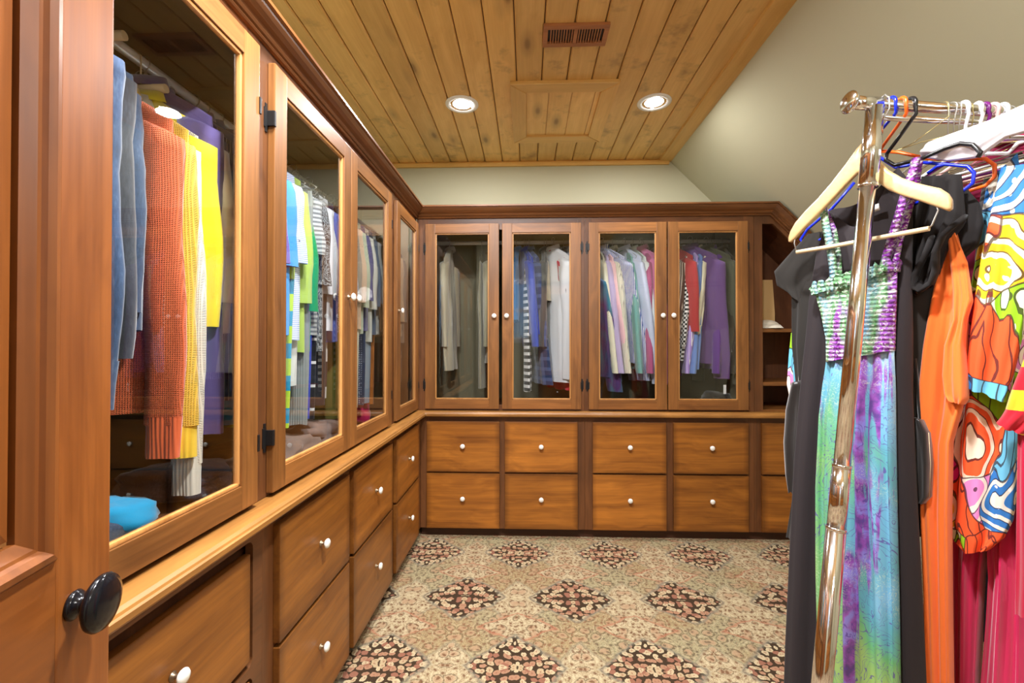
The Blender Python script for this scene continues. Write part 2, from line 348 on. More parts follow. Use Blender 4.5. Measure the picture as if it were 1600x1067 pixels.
# ------------------------------------------------------------------ mesh builder
class MB:
    def __init__(s): s.v = []; s.f = []; s.mi = []; s.sm = []; s.cur = 0
    def add(s, vs, fs, smooth=False):
        b = len(s.v); s.v += [tuple(p) for p in vs]
        for f in fs: s.f.append(tuple(i + b for i in f)); s.mi.append(s.cur); s.sm.append(smooth)
        return s
    def box(s, a, b, bev=0, m=None):
        x0, x1 = sorted((a[0], b[0])); y0, y1 = sorted((a[1], b[1])); z0, z1 = sorted((a[2], b[2]))
        m = m or (lambda *p: p)
        if bev <= 0:
            P = [m(x, y, z) for x in (x0, x1) for y in (y0, y1) for z in (z0, z1)]
            return s.add(P, [(0, 1, 3, 2), (4, 6, 7, 5), (0, 4, 5, 1), (2, 3, 7, 6), (0, 2, 6, 4), (1, 5, 7, 3)])
        bm = bmesh.new(); bmesh.ops.create_cube(bm, size=1)
        for v in bm.verts: v.co = ((x0 + x1) / 2 + v.co.x * (x1 - x0), (y0 + y1) / 2 + v.co.y * (y1 - y0), (z0 + z1) / 2 + v.co.z * (z1 - z0))
        bev = min(bev, .45 * min(x1 - x0, y1 - y0, z1 - z0))
        bmesh.ops.bevel(bm, geom=bm.edges[:], offset=bev, segments=2, affect='EDGES', profile=.7)
        bm.verts.index_update()
        s.add([m(*v.co) for v in bm.verts], [[v.index for v in f.verts] for f in bm.faces]); bm.free(); return s
    def prism(s, poly, ext, d0, d1):      # poly: 2D points, ext(p, d) -> 3D
        n = len(poly); s.add([ext(p, d0) for p in poly] + [ext(p, d1) for p in poly],
            [tuple(range(n)), tuple(range(2 * n - 1, n - 1, -1))] + [(i, (i + 1) % n, n + (i + 1) % n, n + i) for i in range(n)]); return s
    def tube(s, pts, r, seg=8, smooth=True, caps=True):
        pts = [Vector(p) for p in pts]; n = len(pts); rs = r if isinstance(r, (list, tuple)) else [r] * n
        vs = []; prev = None
        for i, p in enumerate(pts):
            t = (pts[min(i + 1, n - 1)] - pts[max(i - 1, 0)]).normalized()
            if prev is None:
                a = Vector((0, 0, 1)) if abs(t.z) < .9 else Vector((1, 0, 0)); u = t.cross(a).normalized()
            else: u = (prev - t * prev.dot(t)).normalized()
            prev = u; w_ = t.cross(u)
            for k in range(seg):
                an = 2 * PI * k / seg; vs.append(p + (u * math.cos(an) + w_ * math.sin(an)) * rs[i])
        fs = [(i * seg + k, i * seg + (k + 1) % seg, (i + 1) * seg + (k + 1) % seg, (i + 1) * seg + k) for i in range(n - 1) for k in range(seg)]
        s.add(vs, fs, smooth)
        if caps: s.f += [tuple(len(s.v) - n * seg + k for k in range(seg)), tuple(len(s.v) - seg + k for k in range(seg))]; s.mi += [s.cur] * 2; s.sm += [False] * 2
        return s
    def lathe(s, prof, o, ax, seg=20, smooth=True):      # prof: (r, h) along axis ax from o
        o = Vector(o); ax = Vector(ax).normalized(); a = Vector((0, 0, 1)) if abs(ax.z) < .9 else Vector((1, 0, 0))
        u = ax.cross(a).normalized(); w_ = ax.cross(u); vs = []
        for r, h in prof:
            for k in range(seg):
                an = 2 * PI * k / seg; vs.append(o + ax * h + (u * math.cos(an) + w_ * math.sin(an)) * max(r, 1e-5))
        n = len(prof)
        s.add(vs, [(i * seg + k, i * seg + (k + 1) % seg, (i + 1) * seg + (k + 1) % seg, (i + 1) * seg + k) for i in range(n - 1) for k in range(seg)], smooth)
        return s
    def loops(s, rings, smooth=True, cap0=False, cap1=False):
        seg = len(rings[0]); vs = [p for r in rings for p in r]; n = len(rings)
        fs = [(i * seg + k, i * seg + (k + 1) % seg, (i + 1) * seg + (k + 1) % seg, (i + 1) * seg + k) for i in range(n - 1) for k in range(seg)]
        if cap0: fs.append(tuple(range(seg)))
        if cap1: fs.append(tuple((n - 1) * seg + k for k in range(seg)))
        return s.add(vs, fs, smooth)
    def build(s, name, mat, parent=None, world=True, loc=None):
        me = bpy.data.meshes.new(name)
        off = wloc(parent) if (parent and world) else Vector((0, 0, 0))
        if loc is not None and parent is None: off = Vector(loc)
        me.from_pydata([tuple(Vector(p) - off) for p in s.v], [], s.f)
        for m in (mat if isinstance(mat, (list, tuple)) else [mat]): me.materials.append(m)
        me.polygons.foreach_set('material_index', s.mi); me.polygons.foreach_set('use_smooth', s.sm)
        bm = bmesh.new(); bm.from_mesh(me); bmesh.ops.recalc_face_normals(bm, faces=bm.faces); bm.to_mesh(me); bm.free()
        o = bpy.data.objects.new(name, me); COL.objects.link(o)
        if parent: o.parent = parent
        elif loc is not None: o.location = loc
        return o
def wloc(o):
    v = Vector((0, 0, 0))
    while o: v = v + Vector(o.location); o = o.parent
    return v
def thing(name, label, cat, loc=(0, 0, 0), rz=0, group=None):
    o = bpy.data.objects.new(name, None); COL.objects.link(o); o.location = loc; o.rotation_euler = (0, 0, rz)
    o.empty_display_size = .05; o['label'] = label; o['category'] = cat
    if group: o['group'] = group
    return o
def tag(o, label, cat, group=None):
    o['label'] = label; o['category'] = cat
    if group: o['group'] = group
    return o
def struct(o): o['kind'] = 'structure'; return o

# ------------------------------------------------------------------ room shell
XL, YB, XR, YF = -1.32, 3.52, 2.35, -.66
XS = 1.10                                    # ceiling ends here and the slope starts
struct(MB().box((XL - .1, YF - .1, -.05), (XR + .1, YB + .1, 0)).build('floor', M['carpet']))
struct(MB().box((XL - .1, YF, 0), (XL, YB, ZC + .1)).build('wall_left', M['wall']))
sz = ZC + XS - XR                            # height where the slope meets the knee wall
poly = [(XL - .1, 0), (XR + .1, 0), (XR + .1, sz - .1), (XS, ZC), (XS, ZC + .1), (XL - .1, ZC + .1)]
struct(MB().prism(poly, lambda p, d: (p[0], d, p[1]), YB, YB + .1).build('wall_back', M['wall']))
WX0, WX1, WZ0, WZ1 = -.27, .04, 1.34, 2.18   # window opening
m = MB()
m.prism([(XL - .1, 0), (WX0, 0), (WX0, ZC + .1), (XL - .1, ZC + .1)], lambda p, d: (p[0], d, p[1]), YF - .1, YF)
m.prism([(WX1, 0), (XR + .1, 0), (XR + .1, sz - .1), (XS, ZC), (XS, ZC + .1), (WX1, ZC + .1)], lambda p, d: (p[0], d, p[1]), YF - .1, YF)
m.box((WX0, YF - .1, 0), (WX1, YF, WZ0)); m.box((WX0, YF - .1, WZ1), (WX1, YF, ZC + .1))
struct(m.build('wall_front', M['wall']))
struct(MB().box((XR, YF, 0), (XR + .1, YB, sz + .02)).build('wall_right', M['wall']))
struct(MB().prism([(XS, ZC), (XR + .02, sz - .02), (XR + .10, sz + .06), (XS + .08, ZC + .08)], lambda p, d: (p[0], d, p[1]), YF, YB).build('wall_slope', M['wall']))
ceil = struct(MB().box((XL, YF, ZC + .016), (XS + .02, YB, ZC + .06)).build('ceiling', M['toe']))
k = 0; x = -.332 - .1368 * 7
while x < XS - .01:
    a, b = max(x, XL) + .0022, min(x + .1368, XS) - .0022
    bb = .006
    prof = [(a, ZC + .016), (a, ZC + bb), (a + bb, ZC), (b - bb, ZC), (b, ZC + bb), (b, ZC + .016)]
    if b - a > .02: MB().prism(prof, lambda p, d: (p[0], d, p[1]), YF, YB).build('plank', M['pine'], ceil)
    x += .1368
m = MB().prism([(0, 0), (-.012, 0), (-.022, -.012), (-.022, -.040), (0, -.040)], lambda p, d: (d, YB + p[0], ZC + p[1]), XL, XS)
struct(m.build('trim_1', M['pine_trim']))
struct(MB().prism([(XS - .075, ZC), (XS - .072, ZC - .014), (XS + .002, ZC - .020), (XS + .02, ZC - .018), (XS + .004, ZC)], lambda p, d: (p[0], d, p[1]), YF, YB).build('trim_2', M['pine_trim_y']))
# attic hatch trim and panel
ht = thing('ceiling_hatch', 'square pine frame of the attic hatch in the middle of the plank ceiling', 'hatch', (.2, 2.80, ZC))
hx0, hx1, hy0, hy1, hw = -.094, .505, 2.44, 3.155, .088
def trim4(x0, x1, y0, y1, w_, z0, z1, parent, mx, my):
    for (pl, mt) in (([(x0, y0), (x1, y0), (x1 - w_, y0 + w_), (x0 + w_, y0 + w_)], mx), ([(x0, y1), (x1, y1), (x1 - w_, y1 - w_), (x0 + w_, y1 - w_)], mx),
                     ([(x0, y0), (x0, y1), (x0 + w_, y1 - w_), (x0 + w_, y0 + w_)], my), ([(x1, y0), (x1, y1), (x1 - w_, y1 - w_), (x1 - w_, y0 + w_)], my)):
        cx = sum(p[0] for p in pl) / 4; cy = sum(p[1] for p in pl) / 4
        pl2 = [(cx + (p[0] - cx) * .985, cy + (p[1] - cy) * .97) for p in pl]
        n = 4
        mm = MB(); mm.add([(p[0], p[1], z1) for p in pl] + [(p[0], p[1], z0 + .004) for p in pl] + [(p[0], p[1], z0) for p in pl2],
            [(0, 1, 2, 3), (8, 9, 10, 11)] + [(i + a, (i + 1) % n + a, (i + 1) % n + a + 4, i + a + 4) for a in (0, 4) for i in range(n)])
        mm.build('frame_board', mt, parent)
trim4(hx0, hx1, hy0, hy1, hw, ZC - .020, ZC, ht, M['pine_trim'], M['pine_trim_y'])
for i in range(4):
    a = hx0 + hw + i * (hx1 - hx0 - 2 * hw) / 3.2; b = min(a + (hx1 - hx0 - 2 * hw) / 3.2 - .005, hx1 - hw)
    MB().box((a, hy0 + hw, ZC - .006), (b, hy1 - hw, ZC + .002), .003).build('plank', M['pine'], ht)
# register vent
vt = thing('ceiling_vent', 'brown wooden slotted air register set in the plank ceiling', 'vent', (.223, 2.08, ZC))
vx0, vx1, vy0, vy1 = .073, .373, 2.005, 2.150
m = MB(); z0, z1 = ZC - .014, ZC
m.box((vx0, vy0, z0), (vx1, vy0 + .026, z1), .002); m.box((vx0, vy1 - .026, z0), (vx1, vy1, z1), .002)
m.box((vx0, vy0 + .022, z0 + .0005), (vx0 + .022, vy1 - .022, z1)); m.box((vx1 - .022, vy0 + .022, z0 + .0005), (vx1, vy1 - .022, z1)); m.box((.214, vy0 + .02, z0), (.232, vy1 - .02, z1), .002)
m.build('vent_frame', M['vent'], vt)
MB().box((vx0 + .01, vy0 + .01, ZC - .0015), (vx1 - .01, vy1 - .01, ZC)).build('vent_backing', M['black_metal'], vt)
for c0, c1 in ((vx0 + .030, .213), (.233, vx1 - .030)):
    for i in range(9):
        xx = c0 + (i + .5) * (c1 - c0) / 9
        MB().box((xx - .0028, vy0 + .024, z0 + .002), (xx + .0028, vy1 - .024, ZC - .002), .001).build('slat', M['vent'], vt)
# recessed lamps
place = {0: 'left recessed ceiling lamp with white trim ring over the corner', 1: 'right recessed ceiling lamp with white trim ring near the slope',
         2: 'added fill lamp recessed in the ceiling above the near left cabinets', 3: 'added fill lamp recessed in the ceiling above the viewer'}  # the last two are out of view, added to brighten the room
for i, (cx, cy) in enumerate(CANS):
    t = thing('recessed_light', place[i], 'light', (cx, cy, ZC), 0, 'recessed ceiling lamps')
    MB().lathe([(.070, .004), (.072, -.006), (.090, -.007), (.099, -.003), (.099, .002)], (cx, cy, ZC), (0, 0, 1), 32).build('trim_ring', M['whiterim'], t)
    MB().lathe([(.0, -.001), (.04, -.001), (.0705, .001)], (cx, cy, ZC), (0, 0, 1), 32).build('lens', M['lens'], t)
    lo = area('lamp', (cx, cy, ZC - .012), (0, 0, 0), .13, .13, CAN_POWER[i], (.97, .98, 1), 'DISK')

# added fill light: an unseen glowing globe on a cord behind the camera
pd = thing('fill_globe', 'white globe fill light added on a cord behind the viewer', 'lamp', (.75, -.12, 1.95))
M['globe'] = emis('fill_globe_glow', (1, .99, .97), FILL_GLOBE)
MB().lathe([(.10 * math.sin(PI * i / 8), -.10 * math.cos(PI * i / 8)) for i in range(9)], (.75, -.12, 1.95), (0, 0, 1), 14).build('globe', M['globe'], pd)
MB().tube([(.75, -.12, 2.05), (.75, -.12, ZC)], .004, 8).build('cord', M['whiterim'], pd)
# rear window with panes
wn = bpy.data.objects.new('window_1', None); COL.objects.link(wn); wn.location = ((WX0 + WX1) / 2, YF, WZ0); struct(wn)
m = MB(); e = .03
for a, b in (((WX0 - .05, YF - .03, WZ0 - .05), (WX0 + e, YF + .018, WZ1 + .05)), ((WX1 - e, YF - .03, WZ0 - .05), (WX1 + .05, YF + .018, WZ1 + .05)),
             ((WX0, YF - .03, WZ0 - .05), (WX1, YF + .018, WZ0 + e)), ((WX0, YF - .03, WZ1 - e), (WX1, YF + .018, WZ1 + .05)), ((WX0, YF - .03, 1.74), (WX1, YF + .012, 1.79))): m.box(a, b, .003)
m.build('window_frame', M['whiterim'], wn)
MB().add([(WX0 + e, YF - .02, WZ0 + e), (WX1 - e, YF - .02, WZ0 + e), (WX1 - e, YF - .02, WZ1 - e), (WX0 + e, YF - .02, WZ1 - e)], [(0, 1, 2, 3)]).build('pane', M['glass'], wn)

# ------------------------------------------------------------------ cabinets
UF, LF = .0, .04          # the drawer cabinets' face frame stands 4 cm in front of the upper face frame
def mapL(s, d, z): return (-.74 + d, s, z)
def mapB(s, d, z): return (s, 2.962 - d, z)
def mapR(s, d, z): return (s, -.46 + d, z)          # cabinets behind the photographer
def knob(mp, s, d, z, parent, scale=1.0):
    o = Vector(mp(s, d, z)); ax = Vector(mp(s, d + 1, z)) - o; m = MB(); q = scale
    m.lathe([(.0, 0), (.0095 * q, 0), (.0095 * q, .002), (.005 * q, .005 * q), (.0045 * q, .012 * q), (.007 * q, .016 * q), (.0125 * q, .0175 * q)], o, ax, 14)
    m.cur = 1; m.lathe([(.0125 * q, .0175 * q), (.0155 * q, .021 * q), (.0155 * q, .024 * q), (.012 * q, .0285 * q), (.006 * q, .030 * q), (0, .0305 * q)], o, ax, 18)
    return m.build('knob', [M['brass'], M['ceramic']], parent)
def axm(mp, base, along):    # material key for the direction of grain
    return M[base + ('_z' if along == 'z' else ('_y' if mp is mapL else '_x'))]
def glass_door(mp, a, b, z0, z1, knob_side, parent, ajar=0):
    st, ra, d0, d1 = .066, .062, .001, .022
    m = MB()
    m.box((a, d0, z0), (a + st, d1, z1), .003, mp); m.box((b - st, d0, z0), (b, d1, z1), .003, mp)
    dr = m.build('door', axm(mp, 'door', 'z'), parent)
    for q0, q1 in ((z0, z0 + ra), (z1 - ra, z1)):
        MB().box((a + st - .001, d0 + .0005, q0 + .0005), (b - st + .001, d1 - .0008, q1 - .0005), .0015, mp).build('rail', axm(mp, 'door', 'x'), dr)
    g0, g1, h0, h1 = a + st, b - st, z0 + ra, z1 - ra
    m = MB(); w_ = .009
    for p0, p1 in (((g0, h0), (g0 + w_, h1)), ((g1 - w_, h0), (g1, h1)), ((g0, h0), (g1, h0 + w_)), ((g0, h1 - w_), (g1, h1))):
        m.box((p0[0], .004, p0[1]), (p1[0], .0165, p1[1]), .003, mp)
    m.build('glazing_bead', M['bead'], dr)
    MB().add([mp(g0 + .001, .0085, h0 + .001), mp(g1 - .001, .0085, h0 + .001), mp(g1 - .001, .0085, h1 - .001), mp(g0 + .001, .0085, h1 - .001)], [(0, 1, 2, 3)]).build('pane', M['glass'], dr)
    # single sheet pane: keep one face only
    ks = (b - .030) if knob_side > 0 else (a + .030)
    knob(mp, ks, d1, 1.445, dr)
    hs = a if knob_side > 0 else b; sg = -1 if knob_side > 0 else 1
    for hz in (.99, 1.895):
        m = MB(); m.box((hs + sg * .002, 0, hz - .028), (hs + sg * .018, .003, hz + .028), .001, mp)
        m.box((hs - sg * .004, d1 - .001, hz - .022), (hs + sg * .004, d1 + .003, hz + .022), .001, mp)
        m.box((hs - sg * .001, .001, hz - .022), (hs + sg * .006, d1 + .002, hz + .022), .002, mp)
        for zz in (-.034, .034): m.box((hs + sg * .004, 0, hz + zz - .007), (hs + sg * .013, .003, hz + zz + .007), .001, mp)
        m.build('hinge', M['black_metal'], dr)
    return dr
def upper_cabinet(mp, s0, s1, doors, label, depth=.555, sides=(True, True), back=True):
    t = thing('display_cabinet', label, 'cabinet', mp((s0 + s1) / 2, 0, .82))
    zt = 2.10; f = -.020
    m = MB(); ed = [s0] + [x for dd in doors for x in dd[:2]] + [s1]
    cuts = [(s0, doors[0][0] + .02)] + [(doors[-1][1] - .02, s1)]
    for a, b in cuts: MB().box((a, f, .822), (b, 0, zt), .0015, mp).build('frame_stile', axm(mp, 'frame', 'z'), t)
    for a, b in ((2.02, zt), (.822, .86)): MB().box((s0 + .03, f, a), (s1 - .03, -.0006, b), .001, mp).build('frame_rail', axm(mp, 'frame', 'x'), t)
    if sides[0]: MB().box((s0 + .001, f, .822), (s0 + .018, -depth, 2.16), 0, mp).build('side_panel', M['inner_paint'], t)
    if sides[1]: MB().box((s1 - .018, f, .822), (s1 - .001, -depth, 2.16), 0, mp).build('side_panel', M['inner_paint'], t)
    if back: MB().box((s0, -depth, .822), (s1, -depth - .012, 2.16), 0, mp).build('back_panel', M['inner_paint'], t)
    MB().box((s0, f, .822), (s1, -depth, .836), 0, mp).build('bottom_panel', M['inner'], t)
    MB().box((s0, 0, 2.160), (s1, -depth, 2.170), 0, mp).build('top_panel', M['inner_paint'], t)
    for (a, b, k_) in doors: glass_door(mp, a, b, .834, 2.056, k_, t)
    return t
def drawer_front(mp, a, b, z0, z1, parent, d=LF, kz=None):
    o = MB().box((a, d, z0), (b, d + .020, z1), .0035, mp).build('drawer', axm(mp, 'draw', 'x'), parent)
    knob(mp, (a + b) / 2, d + .020, kz or (z0 + z1) / 2, o); return o
def lower_cabinet(mp, s0, s1, cols, label, extra=None, depth=.555):
    t = thing('drawer_cabinet', label, 'cabinet', mp((s0 + s1) / 2, LF, 0))
    m = MB(); f = LF - .02; xs = [s0] + [x for c in cols for x in c] + [s1]
    for i in range(0, len(xs), 2):
        MB().box((xs[i] + (.0005 if i == 0 else -.012), f, .060), (xs[i + 1] + (.012 if i < len(xs) - 2 else -.0005), LF, .79), .0012, mp).build('frame_stile', axm(mp, 'frame', 'z'), t)
    for a, b in ((.060, .085), (.405, .445), (.74, .789)): MB().box((s0 + .01, f + .001, a), (s1 - .01, LF - .0008, b), .001, mp).build('frame_rail', axm(mp, 'frame', 'x'), t)
    MB().box((s0 + .001, f, .062), (s1 - .001, -depth, .78), 0, mp).build('carcass', M['inner'], t)
    MB().box((s0, -depth, .0), (s1, LF - .035, .062), 0, mp).build('toe_kick', M['toe'], t)
    for a, b in cols:
        drawer_front(mp, a, b, .432, .757, t, kz=.600); drawer_front(mp, a, b, .066, .420, t, kz=.262)
    return t
upper_cabinet(mapL, .02, 1.208, [(.055, .606, 1), (.622, 1.174, -1)], 'nearest tall cabinet on the left run, its glass showing the denim jacket and orange knit', sides=(True, False))
upper_cabinet(mapL, 1.208, 2.40, [(1.245, 1.800, 1), (1.803, 2.350, -1)], 'middle glass cabinet of the left run with two doors and black hinges', sides=(False, False))
upper_cabinet(mapL, 2.40, 2.961, [(2.448, 2.935, -1)], 'narrow single glass door cabinet on the left run next to the corner', sides=(False, False))
upper_cabinet(mapB, -.739, .376, [(-.676, -.187, 1), (-.166, .351, -1)], 'two-door glass cabinet on the back wall beside the corner, reflecting a window')
upper_cabinet(mapB, .376, 1.47, [(.401, .906, 1), (.914, 1.427, -1)], 'two-door glass cabinet on the back wall filled with dress shirts', sides=(False, True))
lower_cabinet(mapL, 1.165, 2.935, [(1.215, 1.700), (1.742, 2.250), (2.315, 2.805)], 'drawer cabinet under the left run with three columns of plain drawers')
lower_cabinet(mapB, -.70, .372, [(-.656, -.180), (-.147, .324)], 'four-drawer cabinet on the back wall next to the corner')
lower_cabinet(mapB, .372, 1.448, [(.420, .889), (.934, 1.406)], 'four-drawer cabinet on the back wall under the dress shirts')
lower_cabinet(mapB, 1.448, 2.05, [(1.490, 1.97)], 'drawer cabinet under the open shelves, half hidden by the clothes rack')
# nearest drawer cabinet: inset fronts with rounded corner openings
t = thing('drawer_cabinet', 'nearest drawer cabinet on the left with a rounded frame opening behind the entry door', 'cabinet', mapL(.6, LF, 0))
def round_open(a, b, z0, z1, r=.02, n=5):
    pts = []
    for cx, cz, st in ((b - r, z1 - r, 0), (a + r, z1 - r, 90), (a + r, z0 + r, 180), (b - r, z0 + r, 270)):
        for i in range(n + 1):
            an = math.radians(st + 90 * i / n); pts.append((cx + r * math.cos(an), cz + r * math.sin(an)))
    return pts
def frame_hole(mp, o0, o1, oz0, oz1, hole, d0, d1):
    m = MB(); n = len(hole); cx = sum(p[0] for p in hole) / n; cz = sum(p[1] for p in hole) / n; outer = []
    for p in hole:
        dx, dz = p[0] - cx, p[1] - cz
        k_ = min(((o1 - cx) / dx if dx > 0 else (o0 - cx) / dx) if abs(dx) > 1e-9 else 1e9, ((oz1 - cz) / dz if dz > 0 else (oz0 - cz) / dz) if abs(dz) > 1e-9 else 1e9)
        outer.append((cx + dx * k_, cz + dz * k_))
    # snap the nearest outer points to the corners
    for c in ((o0, oz0), (o0, oz1), (o1, oz0), (o1, oz1)):
        j = min(range(n), key=lambda i: (outer[i][0] - c[0]) ** 2 + (outer[i][1] - c[1]) ** 2); outer[j] = c
    vs = [mp(p[0], d, p[1]) for d in (d0, d1) for ring in (hole, outer) for p in ring]
    fs = []
    for i in range(n):
        j = (i + 1) % n
        fs += [(i, j, n + j, n + i), (2 * n + i, 2 * n + j, 3 * n + j, 3 * n + i), (i, j, 2 * n + j, 2 * n + i)]
    return m.add(vs, fs)
for z0, z1 in ((.06, .425), (.425, .79)):
    frame_hole(mapL, .02, 1.165, z0, z1, round_open(.60, 1.125, z0 + (.03 if z0 < .1 else .012), z1 - (.035 if z0 > .1 else .012)), LF - .02, LF).build('face_frame', M['frame_y'], t)
drawer_front(mapL, .615, 1.112, .455, .725, t, d=LF - .018, kz=.600); drawer_front(mapL, .615, 1.112, .10, .405, t, d=LF - .018, kz=.262)
MB().box((.02, -.555, .0), (1.165, .0, .79), 0, mapL).build('carcass', M['inner'], t)

# open shelf cabinet under the slope
t = thing('shelf_cabinet', 'open shelf cabinet with a slanted top at the right end of the back wall', 'cabinet', mapB(1.75, 0, .82))
m = MB(); ex = lambda p, d: mapB(p[0], d, p[1])
m.prism([(1.471, .822), (1.527, .822), (1.527, 2.10), (1.471, 2.10)], ex, -.02, 0)
m.prism([(1.471, 2.043), (1.596, 2.043), (2.06, 1.579), (2.06, 1.655), (1.612, 2.103), (1.471, 2.103)], ex, -.02, -.0006)
m.box((1.99, -.02, .822), (2.06, 0, 1.6), 0, mapB); m.build('face_frame', M['frame_z'], t)
m = MB(); m.prism([(1.50, .822), (2.06, .822), (2.06, 1.655), (1.612, 2.103), (1.50, 2.103)], ex, -.40, -.41); m.build('back_panel', M['inner'], t)
for zz, nm in ((1.360, 0), (1.012, 1), (.822, 2)):
    MB().box((1.490, -.40, zz - (.022 if nm < 2 else 0)), (2.05, -.004, zz + (.0 if nm < 2 else .012)), .001, mapB).build('shelf', M['door_x'], t)
MB().box((1.471, -.40, .822), (1.489, -.02, 2.10), 0, mapB).build('side_panel', M['door_z'], t)
MB().box((2.042, -.40, .822), (2.06, -.02, 1.63), 0, mapB).build('side_panel', M['door_z'], t)
MB().prism([(1.50, 2.095), (1.600, 2.095), (2.05, 1.645), (2.05, 1.66), (1.61, 2.103), (1.50, 2.103)], ex, -.40, -.02).build('top_panel', M['inner'], t)

# ledge (worktop) and crown
lp = [(-.15, .792), (.080, .792), (.083, .797), (.083, .808), (.079, .811), (.077, .816), (.070, .821), (-.15, .8215)]
t = thing('ledge', 'long moulded wooden ledge running round above the drawers', 'ledge', (-.66, 2.89, .8))
MB().prism(lp, lambda p, d: mapL(d, p[0], p[1]), .02, 2.962).build('ledge_board', M['ledge_y'], t)
MB().prism(lp, lambda p, d: mapB(d, p[0], p[1]), -.74, 2.06).build('ledge_board', M['ledge_x'], t)
cp = [(0, 0), (.011, 0), (.014, .005), (.011, .011), (.009, .013), (.015, .016), (.019, .023), (.016, .028), (.019, .031), (.029, .037), (.039, .047), (.045, .058), (.047, .065), (.056, .067), (.056, .077), (0, .077)]
cc = thing('crown_moulding', 'dark wood crown moulding along the tops of the cabinets', 'moulding', (-.7, 2.9, 2.095))
MB().prism(cp, lambda p, d: mapL(d, p[0], 2.095 + p[1]), -.02, 2.975).build('crown_board', M['crown_y'], cc)
t8 = math.tan(PI / 8)
def crown_ring(sx, zz, kind, p):
    if kind == 0: return mapB(sx, p[0], zz + p[1])
    if kind == 1: return mapB(sx + p[1] * t8, p[0], zz + p[1])
    q = p[1] / math.sqrt(2); return mapB(sx + q, p[0], zz + q)
m = MB()
m.loops([[crown_ring(-.76, 2.095, 0, p) for p in cp], [crown_ring(1.575, 2.095, 1, p) for p in cp]], False, True, False)
m.build('crown_board', M['crown_x'], cc)
MB().loops([[crown_ring(1.575, 2.095, 1, p) for p in cp], [crown_ring(2.06, 1.61, 2, p) for p in cp]], False, False, True).build('crown_board', M['crown_x'], cc)

# cabinets behind the photographer (seen mirrored in the panes)
upper_cabinet(mapR, .16, 1.16, [(.20, .655, 1), (.665, 1.12, -1)], 'glass-door cabinet behind the viewer, mirrored in the back wall panes', depth=.19)
lower_cabinet(mapR, .16, 1.16, [(.20, .64), (.68, 1.12)], 'drawer cabinet behind the viewer, mirrored in the back wall panes', depth=.19)

# ------------------------------------------------------------------ entry door on the left
dn = bpy.data.objects.new('door_1', None); COL.objects.link(dn)
hinge = Vector((-.292, -.212, 0)); free = Vector((-.467, .488, 0)); dirv = (free - hinge).normalized(); DW = (free - hinge).length
dn.location = hinge; dn.rotation_euler = (0, 0, math.atan2(dirv.y, dirv.x)); struct(dn)
# local: x from hinge to free edge, y=0 is the visible face (room side is -y), thickness behind (+y)
def dbox(a, b, name, mat, bev=.003): return MB().box(a, b, bev).build(name, mat, dn, world=False)
TH = .036; sw = .077
M['entry_z2'] = M['entry_z']
for a, b in ((0, sw), (DW - sw, DW)): dbox((a, 0, .012), (b, TH, 2.03), 'stile', M['entry_z'])
M['entry_x'] = wood('entry_door_wood_rail', lin(88, 42, 12), lin(152, 88, 34), 'x', .36, coat=.1)
for a, b in ((.012, .24), (.85, 1.045), (1.93, 2.03)): dbox((sw - .001, .0006, a), (DW - sw + .001, TH - .0006, b), 'rail', M['entry_x'], .001)
for z0, z1 in ((.24, .85), (1.045, 1.93)):
    a, b = sw, DW - sw; m = MB()
    prof = [(0, .0005), (.004, -.004), (.010, -.005), (.015, -.001), (.017, .003), (.020, .004), (.029, .012), (.029, .018), (0, .018)]
    rings = [[(a + o, y, z0 + o) for o, y in prof], [(b - o, y, z0 + o) for o, y in prof], [(b - o, y, z1 - o) for o, y in prof], [(a + o, y, z1 - o) for o, y in prof]]
    rings.append(rings[0]); m.loops(rings, False); m.build('panel_moulding', M['entry_z'], dn, world=False)
    m = MB(); o0, o1 = .034, .07
    vs = [(a + o0, .014, z0 + o0), (b - o0, .014, z0 + o0), (b - o0, .014, z1 - o0), (a + o0, .014, z1 - o0), (a + o1, .005, z0 + o1), (b - o1, .005, z0 + o1), (b - o1, .005, z1 - o1), (a + o1, .005, z1 - o1)]
    vs += [(x_, .030, z_) for x_, y_, z_ in vs[:4]]
    m.add(vs, [(4, 5, 6, 7), (0, 1, 5, 4), (1, 2, 6, 5), (2, 3, 7, 6), (3, 0, 4, 7), (8, 9, 10, 11), (0, 1, 9, 8), (1, 2, 10, 9), (2, 3, 11, 10), (3, 0, 8, 11)]).build('panel', M['entry_z'], dn, world=False)
kp = (DW - .055, 0, .991)
m = MB(); m.lathe([(0, 0), (.0135, 0), (.0145, .002), (.0125, .005), (.0085, .008), (.008, .012), (.0125, .016), (.022, .0185), (.0268, .022), (.0278, .0250), (.026, .0285), (.018, .0315), (.008, .0327), (0, .033)], kp, (0, -1, 0), 32)
ko = m.build('knob', M['black_gloss'], dn, world=False); ko['label'] = 'glossy black round door knob'
struct(MB().box((-.31, -.30, 0), (-.275, -.215, 2.06), .003).build('trim_3', M['entry_z']))
struct(MB().box((-.70, -.32, 0), (-.31, -.24, ZC)).build('wall_stub', M['wall']))

